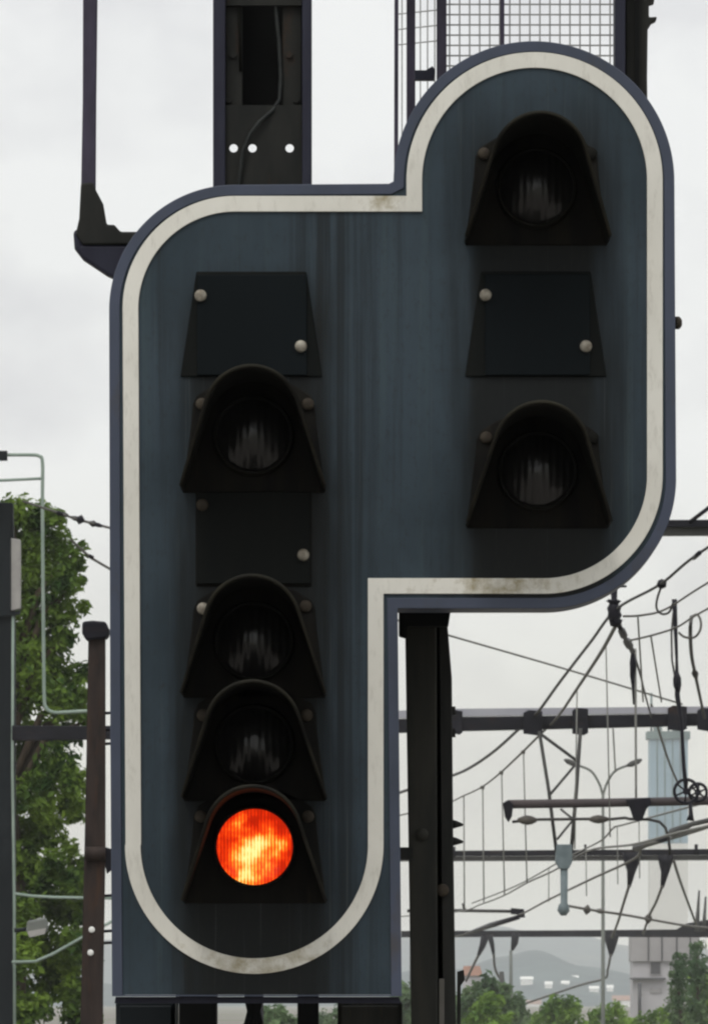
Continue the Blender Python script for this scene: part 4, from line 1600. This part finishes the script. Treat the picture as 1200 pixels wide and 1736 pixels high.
for x, y, w, h, D, lab in ((893, 1664, 26, 10, None, 'tiny long white house farthest left below the hill'), (930, 1673, 16, 11, None, 'tiny bright white house left of the street lamp pole, lower left of a pair'),
                           (958, 1671, 17, 10, None, 'tiny bright white house left of the street lamp pole, right of a pair'), (1007, 1680, 20, 10, None, 'tiny bright white house just left of the street lamp pole'),
                           (1034, 1679, 14, 11, None, 'tiny bright white house just right of the street lamp pole'), (975, 1660, 14, 7, None, 'tiny pale house high on the slope above the white pair'),
                           (905, 1707, 30, 14, None, 'pale low house behind the bushes right of the timber pole'), (1055, 1702, 40, 18, None, 'pale low house beside the concrete building, behind bushes')):
    D = on_slope(x, y + h * .5)
    w, h = w * .78, h * .8
    t = thing('small_house', (W(x, y, D).x, D, W(x, y, D).z - PX(h, D)), lab, 'house', HG)
    b = MB()
    b.pbox(x - w / 2, y - h * .35, x + w / 2, y + h * .9, D, PX(w, D) * .7)
    b.build('wall', 'town_white', t)
    b = MB()
    r0, r1 = W(x - w * .56, y - h * .35, D), W(x + w * .56, y - h * .35, D)
    d = PX(w, D) * .7
    ap = PX(h * .6, D)
    mx = (r0.x + r1.x) / 2
    b.add([(r0.x, D - d * .08, r0.z), (r1.x, D - d * .08, r0.z), (r1.x, D + d * 1.08, r0.z), (r0.x, D + d * 1.08, r0.z), (r0.x, D + d / 2, r0.z + ap), (r1.x, D + d / 2, r0.z + ap)],
          [(0, 1, 5, 4), (2, 3, 4, 5), (0, 4, 3), (1, 2, 5), (0, 3, 2, 1)])
    b.build('roof', 'town_white' if y < 1690 else 'town_roof', t)

HAZE_DENSITY = 1.1e-4
hz = MB()
hz.box((-9500, -60, -2), (9500, 10500, 104))
ho = hz.build('haze', 'ballast')
hm = bpy.data.materials.new('haze_air')
hm.use_nodes = True
nt = hm.node_tree
for nd in list(nt.nodes):
    if nd.type != 'OUTPUT_MATERIAL':
        nt.nodes.remove(nd)
pv = nt.nodes.new('ShaderNodeVolumePrincipled')
pv.inputs['Color'].default_value = (0.955, 0.965, 0.96, 1)
pv.inputs['Density'].default_value = HAZE_DENSITY
nt.links.new(pv.outputs['Volume'], nt.nodes['Material Output'].inputs['Volume'])
ho.data.materials.clear()
ho.data.materials.append(hm)
tag(ho, None, None, kind='stuff')

# sky: Nishita seen through an overcast of procedural cloud, brighter towards the zenith
SUN_EL, SUN_AZ = math.radians(52), math.radians(205)      # azimuth measured from +Y clockwise: high, behind the viewer
w = bpy.data.worlds.new('World')
SC.world = w
w.use_nodes = True
nt = w.node_tree
L = nt.links.new
bg = nt.nodes['Background']
bg.inputs['Strength'].default_value = 0.1
sk = nt.nodes.new('ShaderNodeTexSky')
sk.sky_type = 'NISHITA'
sk.sun_disc = False
sk.sun_elevation = SUN_EL
sk.sun_rotation = SUN_AZ
tc = nt.nodes.new('ShaderNodeTexCoord')
mp = nt.nodes.new('ShaderNodeMapping')
mp.inputs['Scale'].default_value = (1, 1, 1.5)
mp.inputs['Location'].default_value = (.37, 0, .02)
L(tc.outputs['Generated'], mp.inputs['Vector'])
n1 = nt.nodes.new('ShaderNodeTexNoise')
n1.inputs['Scale'].default_value = 26
n1.inputs['Detail'].default_value = 5
n1.inputs['Roughness'].default_value = .5
L(mp.outputs['Vector'], n1.inputs['Vector'])
cr = nt.nodes.new('ShaderNodeValToRGB')
cr.color_ramp.elements[0].position = .38
cr.color_ramp.elements[0].color = (7.5, 7.5, 7.6, 1)
cr.color_ramp.elements[1].position = .58
cr.color_ramp.elements[1].color = (9.0, 9.05, 8.95, 1)
L(n1.outputs['Fac'], cr.inputs['Fac'])
sp = nt.nodes.new('ShaderNodeSeparateXYZ')
L(tc.outputs['Generated'], sp.inputs[0])
mr = nt.nodes.new('ShaderNodeMapRange')
mr.inputs['From Min'].default_value = .10
mr.inputs['From Max'].default_value = .9
mr.inputs['To Min'].default_value = 1.0
mr.inputs['To Max'].default_value = 1.8
L(sp.outputs['Z'], mr.inputs['Value'])
vm = nt.nodes.new('ShaderNodeVectorMath')
vm.operation = 'SCALE'
L(cr.outputs['Color'], vm.inputs[0])
L(mr.outputs['Result'], vm.inputs['Scale'])
wr = nt.nodes.new('ShaderNodeMapRange')
wr.inputs['From Min'].default_value = 0.0
wr.inputs['From Max'].default_value = .075
L(sp.outputs['Z'], wr.inputs['Value'])
wm = nt.nodes.new('ShaderNodeMix')
wm.data_type = 'RGBA'
wm.inputs['A'].default_value = (.78, .77, .68, 1)
wm.inputs['B'].default_value = (1, 1, 1, 1)
L(wr.outputs['Result'], wm.inputs['Factor'])
vt = nt.nodes.new('ShaderNodeVectorMath')
vt.operation = 'MULTIPLY'
L(vm.outputs['Vector'], vt.inputs[0])
L(wm.outputs['Result'], vt.inputs[1])
vm = vt
mx = nt.nodes.new('ShaderNodeMix')
mx.data_type = 'RGBA'
mx.inputs['Factor'].default_value = .93
L(sk.outputs['Color'], mx.inputs['A'])
L(vm.outputs['Vector'], mx.inputs['B'])
L(mx.outputs['Result'], bg.inputs['Color'])

sun = bpy.data.lights.new('sun', 'SUN')
sun.energy = 1.0
sun.angle = math.radians(25)
sun.color = (1, .96, .9)
so = bpy.data.objects.new('sun', sun)
COL.objects.link(so)
sd = Vector((math.sin(SUN_AZ) * math.cos(SUN_EL), math.cos(SUN_AZ) * math.cos(SUN_EL), math.sin(SUN_EL)))
so.rotation_euler = sd.to_track_quat('Z', 'Y').to_euler()
so.location = (0, -20, 60)

# ================================================================== CAMERA
cam = bpy.data.cameras.new('camera')
cam.sensor_fit = 'HORIZONTAL'
cam.sensor_width = 36
cam.lens = 36 * FPX / 1200
cam.shift_y = (HY - 868) / 1200
cam.shift_x = 0
cam.clip_start = .5
cam.clip_end = 20000
cam.dof.use_dof = True
cam.dof.focus_distance = DS
cam.dof.aperture_fstop = 125
co = bpy.data.objects.new('camera', cam)
COL.objects.link(co)
co.location = (0, 0, EYE)
co.rotation_euler = (math.radians(90), 0, 0)
SC.camera = co

SC.render.resolution_x, SC.render.resolution_y = 707, 1024
SC.view_settings.view_transform = 'Standard'
SC.view_settings.look = 'None'
SC.view_settings.exposure = 0
SC.view_settings.gamma = 1
SC.cycles.filter_width = 2.3
SC.cycles.volume_bounces = 1
